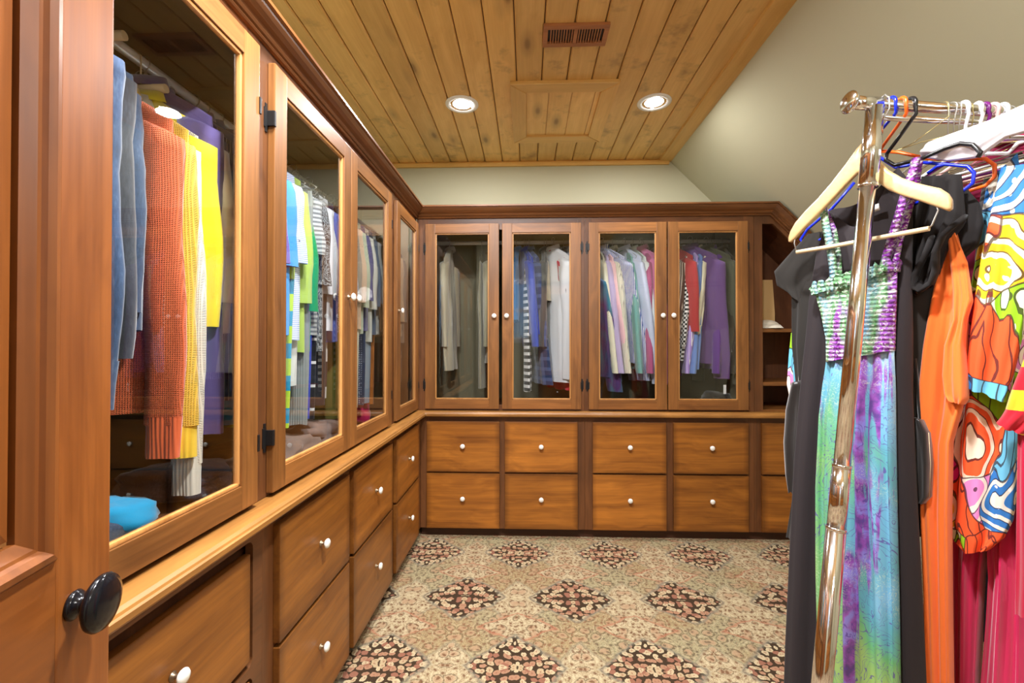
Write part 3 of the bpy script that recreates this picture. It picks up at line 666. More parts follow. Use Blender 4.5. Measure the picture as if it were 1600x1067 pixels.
# ------------------------------------------------------------------ garments
def nz(*a): return mnoise.noise(Vector(a))
def body_mesh(rows, seed, folds=3.0, amp=.010, thick=.028, vs=0, us=0, seg=32, hemwave=.01):
    """rows: (z, left, right, fold growth); flattened tube of cloth with hanging folds"""
    rings = []; z_top = rows[0][0]; ph = seed * 1.7
    R = []
    for i in range(len(rows) - 1):
        n = 3
        for j in range(n):
            q = j / n; R.append(tuple(rows[i][c] * (1 - q) + rows[i + 1][c] * q for c in range(4)))
    R.append(rows[-1])
    for z, l, r, g in R:
        c, hw = (l + r) / 2, (r - l) / 2; ring = []; dz = z_top - z
        for k in range(seg):
            an = 2 * PI * k / seg; a = math.cos(an); sn = math.sin(an)
            th = thick * (.25 + .75 * g) * (abs(sn) ** .7) * (1 if sn > 0 else -1)
            fo = amp * g * (math.sin(folds * PI * a + ph + 2.2 * nz(seed, z * 2.5, 0)) + .7 * math.sin(folds * 2.3 * a + ph * 2) + .8 * nz(a * 2, z * 5, seed))
            zz = z + (hemwave * nz(a * 3, seed, 7) if z == R[-1][0] else 0)
            ring.append((c + hw * a + us * dz, th + fo + vs * dz, zz))
        rings.append(ring)
    return rings
def sleeve_rings(side, L, z0, w0, w1, seed, vs, us, seg=18, cx=.185, drop=.02, voff=.0):
    rings = []; N = max(6, int(L / .045))
    for i in range(N + 1):
        q = i / N; z = z0 - L * q; w_ = (w0 * (1 - q) + w1 * q) * (1 + .06 * nz(seed, q * 6, 2)); th = .020 + .012 * (1 - q)
        cu = side * (cx + drop * math.sin(q * PI * .5) + .006 * math.sin(q * 7 + seed)); dz = -z; ring = []
        for k in range(seg):
            an = 2 * PI * k / seg; a, sn = math.cos(an), math.sin(an)
            wr = .004 * math.sin(a * 5 + seed + q * 4) + .005 * nz(a * 2 + seed, q * 9, 4)
            tilt = -.30 * w_ * a * side if q < .5 else -.30 * w_ * a * side
            ring.append((cu + w_ * a + us * dz, th * sn + wr + voff + vs * dz, z + (tilt if i in (0,) else 0) + (.35 * tilt if i == N and L < .4 else 0)))
        rings.append(ring)
    # close the shoulder end into a dome
    c0 = [(x * .0 + side * (cx - .03), y * .4, z0 + w0 * .45) for x, y, z in rings[0]]
    mid = [((p[0] * .6 + c0[0][0] * .4), p[1] * .85, p[2] * .45 + (z0 + w0 * .33) * .55) for p in rings[0]]
    return [c0, mid] + rings
HANGERS = []
def hanger_mesh(kind='wire', r=.0014, hook_r=.0014, w_=.2, top=.0, m=None, droop=.075):
    """hook round the rod at the origin, shoulders below; local x across"""
    m = m or MB(); pts = []
    for i in range(13):
        an = math.radians(-60 + 250 * i / 12); pts.append((.018 * math.cos(an) * -1, 0, .018 * math.sin(an) * 1.0))
    pts = [(p[0], 0, p[2]) for p in pts][::-1]
    pts = [(.018 * math.cos(math.radians(a)), 0, .018 * math.sin(math.radians(a))) for a in range(200, -61, -20)]
    pts += [(.002, 0, -.032), (0, 0, -.06 + top)]
    m.tube(pts, hook_r, 6)
    tri = [(0, 0, -.06 + top), (.06, 0, -.075 + top), (w_ - .012, 0, -.06 - droop + top), (w_, 0, -.068 - droop + top), (w_ - .012, 0, -.078 - droop + top), (-w_ + .012, 0, -.078 - droop + top), (-w_, 0, -.068 - droop + top), (-w_ + .012, 0, -.06 - droop + top), (-.06, 0, -.075 + top), (0, 0, -.06 + top)]
    m.tube(tri, r, 6, caps=False)
    return m
def hang(name, cat, label, pos, yaw, mat, L=.62, sleeve='long', W=.19, vs=0, us=0, group=None, seed=None, cuffmat=None, collar=True, sl=None, hem=None, sw=None, thick=.022, amp=.009, hmat='steel', stripes=None, hlabel=None, cuff=False):
    seed = seed if seed is not None else random.random() * 50
    t = thing(name, label, cat, pos, yaw, group)
    zt = -.072
    if sleeve == 'none_pants':
        rows = [(zt - .085, -.15, .15, .25), (zt - .12, -.155, .155, .4), (zt - .35, -.15, .15, .8), (zt - L, -.14, .14, 1)]
        m = MB().loops(body_mesh(rows, seed, 2.5, amp, thick * .8, vs, us), True, True, False); m.build('body', mat, t, world=False)
    else:
        h = hem or W + .02
        rows = [(zt + .012, -.050, .050, .55), (zt - .012, -.085, .085, .55), (zt - .040, -W * .72, W * .72, .45), (zt - .075, -W, W, .5), (zt - .22, -W - .01, W + .01, .8), (zt - L * .6, -h, h, 1), (zt - L, -h, h, 1.1)]
        m = MB().loops(body_mesh(rows, seed, 3.2, amp, thick, vs, us), True, False, False); m.build('body', mat, t, world=False)
        if sleeve in ('long', 'short', 'mid'):
            SL = sl or dict(long=.58, short=.22, mid=.35)[sleeve]
            for s_ in (1, -1):
                w0 = sw or (.058 if sleeve == 'long' else .064); w1 = w0 * (.80 if sleeve == 'long' else 1.0)
                m = MB().loops(sleeve_rings(s_, SL, zt - .105, w0, w1, seed + s_, vs, us, cx=W - .03, voff=-.012 * s_), True, False, False)
                sv = m.build('sleeve', mat, t, world=False)
                if cuff:
                    q = sleeve_rings(s_, SL + .075, zt - .105, w0, w1 * .9, seed + s_, vs, us, cx=W - .03, voff=-.012 * s_)
                    n_ = max(2, int(.085 / ((SL + .075) / (len(q) - 3))) + 1)
                    MB().loops(q[-n_ - 1:], True).build('cuff', cuffmat or mat, sv, world=False)
        if collar:
            ring0 = []; rings = []
            for (rr, ry, zz) in ((.052, .030, zt + .010), (.050, .029, zt + .030), (.056, .036, zt + .034), (.064, .044, zt + .006)):
                rings.append([(rr * math.cos(a * PI / 8), ry * math.sin(a * PI / 8), zz + .012 * math.sin(a * PI / 8)) for a in range(16)])
            MB().loops(rings, True).build('collar', cuffmat or mat, t, world=False)
    # the hanger is a thing of its own
    if hmat:
        ho = hanger_mesh(w_=(W - .02 if sleeve != 'none_pants' else .17), r=.0016 if hmat in ('steel', 'goldwire') else .004, hook_r=.0016 if hmat in ('steel', 'goldwire') else .003).build('clothes_hanger', M[hmat], None)
        ho.location = pos; ho.rotation_euler = (0, 0, yaw)
        tag(ho, hlabel or ({'steel': 'wire', 'goldwire': 'brass wire'}.get(hmat, hmat.replace('plastic_', '') + ' plastic') + ' hanger under the ' + label.split(' hanging')[0].split(' with')[0]), 'hanger', 'hangers in the cabinets')
    return t

ROD_Z = 2.0
def rod(a, b, mat, label):
    o = MB().tube([a, b], .014, 16).build('closet_rod', mat, None, loc=a); tag(o, label, 'rod', 'closet rods'); return o
rod(Vector((-1.02, .04, ROD_Z)), Vector((-1.02, 3.50, ROD_Z)), M['whiterim'], 'white rod running the length of the left cabinets')
rod(Vector((-.70, 3.26, ROD_Z)), Vector((.395, 3.26, ROD_Z)), M['whiterim'], 'white rod in the back cabinet beside the corner')
rod(Vector((.395, 3.26, ROD_Z)), Vector((1.45, 3.26, ROD_Z)), M['whiterim'], 'white rod in the back cabinet holding the dress shirts')
RL = -1.02
# pale tubular hangers without clothes near the denim jacket
for i, (yy, zz) in enumerate(((1.02, .02), (1.12, -.05))):
    m = MB().tube([(-1.10 + .02 * i, yy, ROD_Z + zz - .035), (-.96 + .02 * i, yy + .01, ROD_Z + zz - .03)], .011, 12); m.tube([(-1.0, yy, ROD_Z + zz - .03), (-1.0, yy, ROD_Z + .012 + zz * .2), (-1.02, yy, ROD_Z + .018), (-1.035, yy, ROD_Z)], .002, 6)
    o = m.build('trouser_hanger', M['dowel'], None, loc=(-1.0, yy, ROD_Z)); tag(o, ['pale tubular trouser hanger above the denim jacket', 'lower pale tubular hanger beside the orange knit'][i], 'hanger')

def LG(Y, cat, label, mat, **k): hang(k.pop('nm', cat), cat, label, (RL + k.pop('dx', 0), Y, ROD_Z - k.pop('dz', 0)), k.pop('yaw', 0), mat, **k)
# nearest left cabinet
LG(.74, 'jacket', 'faded blue denim jacket half cut by the entry door edge', CL((84, 104, 134), 'denim', (130, 148, 170)), L=.66, cuff=True, thick=.035, sw=.075)
LG(.84, 'jacket', 'blue denim jacket hanging nearest behind the first glass door', CL((62, 84, 118), 'denim', (112, 134, 160)), L=.68, cuff=True, thick=.035, sw=.075, sl=.62)
LG(.92, 'jacket', 'dark charcoal jacket hanging between denim and orange knit', CL((62, 66, 74), 'denim', (90, 94, 100)), L=.60, thick=.03, sl=.60, dx=-.03)
LG(.965, 'jacket', 'indigo denim jacket with pale lining next to the orange knit', CL((60, 78, 104), 'denim', (110, 124, 140)), L=.64, thick=.03, sl=.5, dx=-.05)
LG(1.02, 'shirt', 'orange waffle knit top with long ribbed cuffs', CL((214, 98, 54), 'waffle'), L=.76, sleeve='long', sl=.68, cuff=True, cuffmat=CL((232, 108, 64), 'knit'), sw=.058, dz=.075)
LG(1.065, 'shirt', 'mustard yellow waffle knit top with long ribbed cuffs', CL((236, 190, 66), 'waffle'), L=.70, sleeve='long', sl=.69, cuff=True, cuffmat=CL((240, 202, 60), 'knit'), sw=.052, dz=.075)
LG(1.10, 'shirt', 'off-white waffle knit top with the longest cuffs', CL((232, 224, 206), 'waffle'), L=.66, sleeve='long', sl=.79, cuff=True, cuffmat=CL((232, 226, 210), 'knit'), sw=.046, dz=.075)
LG(1.150, 'shirt', 'dusty purple long-sleeved shirt behind the white waffle knit', CL((88, 76, 132)), L=.78, sleeve='long', sl=.80)
LG(1.130, 'shirt', 'bright yellow t-shirt with short cuffed sleeve', CL((238, 214, 30)), L=.58, sleeve='mid', sl=.40, sw=.048, dz=.05, dx=.012, cuff=True, cuffmat=CL((236, 214, 40)))
LG(1.200, 'shirt', 'navy and indigo polo shirt between yellow and white t-shirts', CL((70, 74, 134)), L=.72, sleeve='mid', dx=-.02)
LG(1.172, 'shirt', 'white t-shirt behind right edge of the first pane', CL((230, 234, 244)), L=.60, sleeve='mid', sl=.42, dx=.012, dz=.04, sw=.055)
LG(1.235, 'shirt', 'blue pinstriped shirt hanging low behind the white t-shirt', CL((66, 92, 150), 'pinstripe', (190, 205, 230), 90), L=.80, sleeve='long', sl=.62, dz=.03)
LG(1.33, 'shirt', 'pale lavender shirt near the end of the first cabinet', CL((180, 186, 220)), L=.70, sleeve='mid')
LG(1.375, 'shirt', 'cornflower blue shirt last in the first cabinet', CL((92, 120, 190)), L=.74, sleeve='mid')
# middle left cabinet
LG(1.44, 'shirt', 'violet polo shirt at the near edge of second door', CL((112, 96, 170)), L=.62, sleeve='short', sl=.30)
LG(1.50, 'shirt', 'sky blue t-shirt hanging beside the violet polo', CL((72, 152, 222)), L=.64, sleeve='short', sl=.30)
LG(1.555, 'shirt', 'blue and white fine striped shirt behind sky blue t-shirt', CL((150, 170, 220), 'hstripe', (240, 242, 246), 150), L=.66, sleeve='short', sl=.28)
LG(1.61, 'shirt', 'lime green t-shirt in the middle left cabinet', CL((178, 206, 98)), L=.70, sleeve='mid', sl=.42)
LG(1.655, 'shirt', 'emerald green polo hanging low behind lime t-shirt', CL((20, 150, 90)), L=.60, sleeve='mid', sl=.34, dz=.10)
LG(1.70, 'shirt', 'grey and white striped top beside the leafy shirt', CL((190, 196, 200), 'hstripe', (120, 126, 132), 60), L=.64, sleeve='short')
LG(1.76, 'shirt', 'black and grey leaf print camp shirt', CL((40, 42, 46), 'leaf', (140, 146, 150), 20), L=.70, sleeve='short', sl=.33, thick=.03)
LG(1.825, 'shirt', 'plain white t-shirt right behind the leaf print shirt', CL((232, 234, 240)), L=.62, sleeve='mid', sl=.36)
LG(1.875, 'shirt', 'periwinkle blue polo shirt behind the white t-shirt', CL((104, 118, 200)), L=.66, sleeve='mid', sl=.34)
LG(1.93, 'shirt', 'black and white zigzag print shirt', CL((34, 34, 40), 'leaf', (215, 215, 215), 34), L=.62, sleeve='short', sl=.26)
LG(1.985, 'shirt', 'light blue shirt next to the zigzag print', CL((110, 160, 225)), L=.64, sleeve='mid', sl=.36)
LG(2.04, 'shirt', 'dove grey shirt at the far edge of the second door', CL((150, 148, 156)), L=.66, sleeve='mid', sl=.34)
LG(2.09, 'shirt', 'taupe shirt hidden behind the meeting stiles', CL((150, 136, 120)), L=.66, sleeve='mid', sl=.34)
# long things hung below and behind them
def LP(Y, cat, label, mat, L, dx=.10, dz=.0, **k): LG(Y, cat, label, mat, L=L, sleeve='none_pants', dx=dx - .07, dz=dz + .02, **k)
LP(1.475, 'trousers', 'turquoise long skirt low behind the second door', CL((20, 150, 190)), .72, .12, dz=.20)
LP(1.53, 'trousers', 'lime and turquoise print leggings reaching the cabinet floor', CL((180, 215, 60), 'hstripe', (30, 150, 190), 9), .72, .13, dz=.22)
LP(1.585, 'trousers', 'white linen trousers under the green polo', CL((214, 216, 212)), .80, .12)
LP(1.63, 'trousers', 'light grey jersey trousers', CL((142, 148, 146), 'knit'), .95, .14)
LP(1.68, 'trousers', 'royal blue long trousers in the middle left cabinet', CL((42, 66, 190)), .94, .12)
LP(1.74, 'trousers', 'black trousers with white window check', CL((26, 28, 34), 'grid', (225, 225, 225), 11), .94, .12)
LP(1.81, 'trousers', 'black knit trousers beside the window check pair', CL((36, 36, 40)), .90, .12)
LP(1.87, 'trousers', 'dark brown trousers with white bands', CL((62, 42, 38), 'hstripe', (235, 232, 226), 5), .88, .10)
LP(1.95, 'trousers', 'olive green long trousers', CL((122, 126, 60)), .98, .12)
LP(2.04, 'trousers', 'khaki olive trousers behind the olive pair', CL((132, 122, 76)), .98, .10)
# second door of the middle cabinet
LG(2.15, 'shirt', 'peach beige shirt at the near edge of third door', CL((206, 176, 148)), L=.60, sleeve='short', sl=.36)
LG(2.20, 'shirt', 'pale green grey shirt beside the peach one', CL((178, 186, 162)), L=.62, sleeve='mid', sl=.38)
LG(2.255, 'shirt', 'slate violet t-shirt with two-tone front', CL((96, 92, 134)), L=.60, sleeve='mid', sl=.34)
LG(2.315, 'shirt', 'ivory t-shirt bright among the third door shirts', CL((226, 226, 214)), L=.66, sleeve='mid', sl=.38)
LG(2.37, 'shirt', 'blue marled waffle knit shirt behind third door', CL((104, 124, 152), 'waffle'), L=.62, sleeve='mid', sl=.36)
LG(2.42, 'shirt', 'chalk white shirt furthest in the third door', CL((214, 216, 210)), L=.62, sleeve='mid', sl=.34)
LP(2.18, 'trousers', 'cream trousers hung under the peach shirt', CL((206, 202, 180)), .96, .12)
LP(2.26, 'trousers', 'navy dotted trousers behind the cream pair', CL((48, 58, 88), 'dots', (170, 180, 200), 90), .96, .12)
LP(2.33, 'trousers', 'pale blue grey trousers', CL((142, 156, 172)), .96, .12)
LP(2.41, 'trousers', 'burnt orange corduroy trousers', CL((200, 120, 50), 'knit'), .98, .11)
LG(2.86, 'shirt', 'tan linen shirt in the corner cabinet', CL((176, 150, 116)), L=.62, sleeve='long', sl=.42)
LG(2.93, 'shirt', 'stone grey shirt behind the tan one in corner', CL((150, 144, 130)), L=.66, sleeve='long', sl=.42)
LP(3.0, 'trousers', 'mushroom trousers in the corner cabinet', CL((140, 116, 98)), .9, .10)

# back cabinets: sleeve pixel at the top, at the bottom -> place on the rod
def BG(pt, pb, cat, label, mat, yaw=0, **k):
    zt_ = 3.04; X0 = onY(pt, 420, zt_).x; X1 = onY(pb, 580, zt_).x
    yb = k.pop('dy', 0); X0 -= .20 * math.sin(yaw); yb -= .235 * (1 - math.cos(yaw)) + (.03 if 'sw' in k else 0)
    return hang(k.pop('nm', cat), cat, label, (X0, 3.26 + yb, ROD_Z - k.pop('dz', 0)), -PI / 2 + yaw, mat, vs=(X1 - X0) / .75, **k)
S = dict(sleeve='long')
BG(694, 697, 'shirt', 'long sand beige linen shirt in the dark corner of back cabinet', CL((168, 160, 138)), L=.85, **S)
BG(748, 750, 'trousers', 'olive beige trousers behind the first back door', CL((136, 130, 108)), L=.98, sleeve='none_pants')
BG(764, 762, 'shirt', 'khaki work shirt by the first back door stile', CL((140, 136, 112)), L=.80, **S)
BG(806, 800, 'shirt', 'ocean blue silky blouse partly lost in the window reflection', CL((50, 120, 180)), L=.5, sleeve='short')
BG(822, 824, 'dress', 'black and white banded narrow dress', CL((40, 40, 44), 'hstripe', (225, 225, 225), 22), L=1.0, sleeve='none_pants')
BG(830, 829, 'shirt', 'royal blue shirt in the window cabinet', CL((40, 66, 170)), L=.60, **S, yaw=.25)
BG(840, 842, 'shirt', 'navy plaid flannel shirt hanging low', CL((40, 54, 92), 'plaid', (86, 104, 150), 14), L=.95, yaw=.3, **S)
BG(852, 850, 'shirt', 'charcoal shirt with cream placket', CL((70, 72, 74)), L=.62, **S)
BG(856, 858, 'scarf', 'narrow cream scarf on a hanger', CL((205, 196, 170)), L=.36, sleeve='none_pants')
BG(892, 868, 'blouse', 'long white blouse sweeping left at its hem', CL((224, 226, 230)), L=.93, yaw=.6, sl=.8, sleeve='long', sw=.075)
BG(884, 876, 'shirt', 'red top showing below the white blouse', CL((214, 30, 60)), L=.99, sleeve='short', yaw=.4)
BG(889, 884, 'blouse', 'navy dotted blouse beside the white blouse', CL((38, 40, 70), 'dots', (230, 230, 235), 90), L=.52, sleeve='mid', yaw=.1)
BG(893, 892, 'shirt', 'blue and white pinstriped shirt by the hinges', CL((120, 140, 190), 'stripe', (235, 238, 245), 80), L=.62, **S)
BG(898, 899, 'trousers', 'dark indigo trousers beside the hinges', CL((44, 50, 78)), L=.95, sleeve='none_pants')
C_ = dict(sleeve='long', sl=.76, L=.84)
BG(934, 944, 'shirt', 'teal and purple iridescent shirt low at the left stile', CL((24, 96, 140), 'iridescent', (90, 50, 110), 1, (40, 130, 150)), dz=.12, yaw=.7, sl=.70, sleeve='long', L=.78, cuff=True, sw=.085)
BG(943, 962, 'shirt', 'cream dress shirt first in the row', CL((226, 222, 198)), **C_)
BG(950, 970, 'shirt', 'lilac dress shirt between cream and pink ones', CL((190, 176, 214)), **C_)
BG(956, 976, 'shirt', 'pale pink dress shirt beside lilac one', CL((238, 196, 200)), yaw=.12, **C_)
BG(966, 982, 'shirt', 'ecru dress shirt with fine stripe', CL((220, 216, 196), 'pinstripe', (170, 165, 150), 110), **C_)
BG(972, 988, 'shirt', 'navy and white striped dress shirt, widest of the row', CL((44, 74, 160), 'stripe', (238, 240, 246), 90), yaw=.60, L=.80, sl=.74, sleeve='long', cuff=True, sw=.085)
BG(988, 1002, 'shirt', 'seafoam green dress shirt', CL((120, 172, 166)), **C_)
BG(998, 1012, 'shirt', 'ice blue dress shirt with buttoned cuff', CL((202, 212, 236)), yaw=.3, cuff=True, sw=.06, **C_)
BG(1009, 1022, 'shirt', 'white dress shirt beside the pinks', CL((228, 236, 234)), yaw=.2, L=.62, sl=.5, sleeve='long')
BG(1018, 1020, 'shirt', 'mauve dress shirt half behind the white one', CL((176, 88, 130)), **C_)
BG(1028, 1029, 'shirt', 'rose pink dress shirt at the door stile', CL((222, 130, 178)), yaw=.35, sw=.07, cuff=True, **C_)
BG(1040, 1034, 'shirt', 'plum and teal shirt hidden by the middle stiles', CL((120, 60, 110), 'iridescent', (50, 110, 150), 1, (150, 70, 120)), **C_)
BG(1056, 1058, 'shirt', 'light blue dress shirt behind the middle stiles', CL((110, 165, 210)), **C_)
BG(1076, 1062, 'shirt', 'brown striped shirt swept toward the middle', CL((96, 66, 58), 'stripe', (220, 205, 190), 60), L=.62, sl=.5, sleeve='long')
BG(1084, 1066, 'shirt', 'black and white checked shirt', CL((36, 36, 40), 'check', (232, 232, 230), 70), L=.78, sl=.58, sleeve='long', yaw=.1)
BG(1084, 1066, 'shirt', 'brick red shirt with broad sleeve', CL((176, 54, 58)), yaw=.5, L=.52, sl=.48, sleeve='long', sw=.066)
BG(1096, 1082, 'shirt', 'lavender pinstriped shirt behind the brick red sleeve', CL((168, 140, 214), 'pinstripe', (235, 230, 245), 70), **C_)
BG(1101, 1090, 'shirt', 'steel blue shirt in the second group', CL((110, 140, 200)), **C_)
BG(1108, 1092, 'shirt', 'ivory shirt in front of the purple one', CL((232, 226, 196)), L=.60, sl=.5, sleeve='long')
BG(1120, 1106, 'shirt', 'large dusty purple shirt with wide sleeve', CL((104, 74, 130)), yaw=.70, L=.80, sl=.72, sleeve='long', cuff=True, thick=.03, sw=.080)
BG(1131, 1126, 'shirt', 'deep violet shirt behind the dusty purple one', CL((96, 46, 140)), **C_)
BG(1141, 1138, 'shirt', 'dark olive shirt at the right stile', CL((82, 84, 66)), yaw=.5, sw=.07, cuff=True, **C_)
BG(1150, 1150, 'shirt', 'dark bronze shirt against the right stile', CL((62, 54, 40)), **C_)

# folded clothes on the cabinet floors
def heap(name, cat, label, c, size, mat, seed, n=26, ruck=.3, group=None):
    rings = []; 
    for i in range(n // 2 + 1):
        ph = PI * i / (n // 2) ; ring = []
        for k_ in range(n):
            th = 2 * PI * k_ / n; d = Vector((math.sin(ph) * math.cos(th), math.sin(ph) * math.sin(th), math.cos(ph)))
            r_ = 1 + ruck * (nz(d.x * 1.6 + seed, d.y * 1.6, d.z * 1.6) + .5 * abs(nz(d.x * 4, d.y * 4 + seed, d.z * 4)))
            p = Vector((math.copysign(abs(d.x) ** .7, d.x) * size[0], math.copysign(abs(d.y) ** .7, d.y) * size[1], d.z * size[2])) * r_
            p.z = max(p.z, -size[2] * .8)
            ring.append(p + Vector((0, 0, size[2] * .8)))
        rings.append(ring)
    o = MB().loops(rings, True).build(name, mat, None); o.location = c; tag(o, label, cat, group); return o
fz = .838
heap('folded_jeans', 'jeans', 'dark folded jeans at the near end of the first cabinet floor', (-1.0, .88, fz), (.15, .09, .035), CL((52, 62, 80), 'denim', (90, 100, 118)), 1)
heap('folded_shirt', 'shirt', 'turquoise folded shirt on the first cabinet floor', (-.905, .955, fz), (.075, .065, .042), CL((20, 140, 185)), 2, ruck=.25)
heap('folded_jeans', 'jeans', 'dark denim jeans folded behind the turquoise shirt', (-.98, 1.22, fz), (.14, .10, .045), CL((48, 56, 70), 'denim', (84, 92, 104)), 3)
heap('folded_jeans', 'jeans', 'charcoal jeans folded at the far end of first cabinet floor', (-.88, 1.38, fz), (.10, .08, .03), CL((50, 50, 54), 'denim', (86, 86, 90)), 4)
heap('folded_sweater', 'sweater', 'crumpled taupe sweater on the floor behind the second door', (-.87, 1.58, fz), (.10, .12, .045), CL((120, 104, 96)), 5, ruck=.5)
heap('folded_sweater', 'sweater', 'grey brown sweater crumpled beside the taupe one', (-.88, 1.84, fz), (.10, .12, .05), CL((136, 116, 108)), 6, ruck=.5)
heap('folded_shirt', 'shirt', 'white t-shirt tucked by the crumpled sweaters', (-.83, 2.0, fz), (.05, .06, .035), CL((218, 212, 204)), 8)
heap('scarf', 'scarf', 'hot pink scarf bundled behind the third door', (-.90, 2.38, fz), (.05, .05, .055), CL((216, 30, 100)), 7, ruck=.5)
heap('black_bag', 'bag', 'dark bundle of clothes on floor below the olive shirt', (1.33, 3.2, fz), (.09, .10, .05), CL((30, 26, 24)), 9)
o = MB().box((1.300, 3.02, .93), (1.318, 3.023, .99), .001).build('price_tag', M['whiterim']); tag(o, 'white garment tag hanging below the dusty purple shirt', 'tag')

# open shelf contents
m = MB(); bx0, bx1, by0, by1, bz0, bz1 = 1.535, 1.68, 3.10, 3.20, 1.361, 1.70
m.prism([(bx0, by0), (bx1, by0), (bx1, by1), (bx0, by1)], lambda p, d: (p[0], p[1], d), bz0, bz0 + .11)
o = thing('paper_bag', 'brown kraft paper bag standing on the upper open shelf', 'bag', (1.6, 3.15, bz0))
m.build('bag_bottom', M['kraft'], o)
m = MB(); mid = (by0 + by1) / 2
m.add([(bx0, by0, bz0 + .11), (bx1, by0, bz0 + .11), (bx1, by1, bz0 + .11), (bx0, by1, bz0 + .11), (bx0 + .004, by0 + .02, bz1), (bx1 - .004, by0 + .02, bz1), (bx1 - .004, by1 - .02, bz1), (bx0 + .004, by1 - .02, bz1), (bx0 + .012, mid, bz0 + .2), (bx1 - .012, mid, bz0 + .2)],
      [(0, 1, 5, 4), (2, 3, 7, 6), (1, 2, 9), (0, 8, 3), (2, 6, 9), (1, 9, 5), (5, 9, 6), (0, 4, 8), (3, 8, 7), (4, 7, 8)]).build('bag_upper', M['kraft'], o)
m = MB(); cx, cy, cz = 1.62, 3.02, 1.361
t = thing('cap', 'cream baseball cap lying on the upper open shelf', 'hat', (cx, cy, cz))
rings = []
for i in range(9):
    a = PI / 2 * i / 8; rings.append([(cx + .085 * math.cos(a) * math.cos(q * PI / 12), cy + .075 + .085 * math.cos(a) * math.sin(q * PI / 12), cz + .004 + .06 * math.sin(a)) for q in range(24)])
m.loops(rings, True).build('crown', CL((228, 218, 198)), t)
m = MB(); rg = []
for j in range(2):
    rg.append([])
for (rr, dz) in ((.078, .012), (.085, .010), (.085, .014), (.078, .016)):
    pass
vs, fs = [], []
for i in range(13):
    a = PI + PI * i / 12
    for q, zz in ((0, .018), (.5, .012), (1, .004)):
        vs.append((cx + .082 * math.cos(a), cy + .075 + .082 * math.sin(a) - q * .065 * math.sin(PI * i / 12), cz + zz + .012 * (1 - q)))
for i in range(12):
    for j in range(2): b = i * 3 + j; fs.append((b, b + 1, b + 4, b + 3))
m.add(vs, fs, True); m.build('brim', CL((222, 212, 192)), t)

# ------------------------------------------------------------------ the rolling rack on the right
P0 = Vector((.92, 1.21, 0)); DIR = Vector((.48, -.877, 0)).normalized(); NRM = Vector((.877, .48, 0)).normalized()
RD = Vector((.99, .14, 0)).normalized(); RZ = 1.885
def onplane(x, y, s):
    r = ray(x, y); C = Vector((0, 0, H)); O = P0 + NRM * s
    t_ = (O - C).dot(NRM) / r.dot(NRM); p = C + r * t_
    return (p - O).dot(DIR), p.z
def frame_world(s, t_, v, z): return P0 + NRM * (s + v) + DIR * t_ + Vector((0, 0, z))
rk = thing('clothes_rack', 'chrome rolling clothes rack loaded with dresses at the right', 'clothes rack', (.69, 1.13, 0))
top = Vector((.914, 1.203, RZ)); bot = Vector((.683, 1.125, .07))
def onpole(z): q = (z - bot.z) / (top.z - bot.z); return bot + (top - bot) * q
for a, b, r_ in ((1.66, RZ - .012, .0215), (.945, 1.668, .0185), (.79, .947, .0205), (.07, .792, .022)):
    MB().tube([onpole(a), onpole(b)], r_, 24).build('pole', M['chrome'], rk)
for z_, r_ in ((1.665, .0225), (.946, .0212), (.791, .0226)): MB().tube([onpole(z_ - .004), onpole(z_ + .004)], r_, 24).build('collar', M['chrome'], rk)
ra, rb = top - RD * .062, top + RD * 1.28
MB().tube([ra, top + RD * .01], .0165, 20).build('rail', M['chrome'], rk)
MB().tube([top - RD * .012, rb], .0135, 20).build('rail', M['chrome'], rk)
MB().tube([top + Vector((0, 0, -.034)) + RD * .018, rb + Vector((0, 0, -.034))], .008, 14).build('rail', M['chrome'], rk)
MB().lathe([(0, -.006), (.022, -.005), (.028, 0), (.026, .006), (.014, .009), (.013, .02)], ra - RD * .014, RD, 24).build('end_cap', M['chrome'], rk)
b2 = bot + RD * 1.25; t2 = top + RD * 1.25
MB().tube([b2, t2], .021, 20).build('pole', M['chrome'], rk)
MB().tube([Vector((bot.x, bot.y, .09)), Vector((b2.x, b2.y, .09))], .014, 14).build('base_rail', M['chrome'], rk)
perp = Vector((-RD.y, RD.x, 0))
for c in (bot, b2):
    MB().tube([Vector((c.x, c.y, .075)) - perp * .25, Vector((c.x, c.y, .075)) + perp * .22], .014, 14).build('foot', M['chrome'], rk)
    for q in (-.24, .21):
        cc_ = Vector((c.x, c.y, .029)) + perp * q; MB().lathe([(0, -.011), (.024, -.011), (.028, -.006), (.028, .006), (.024, .011), (0, .011)], cc_, RD, 18).build('caster', M['black_metal'], rk)

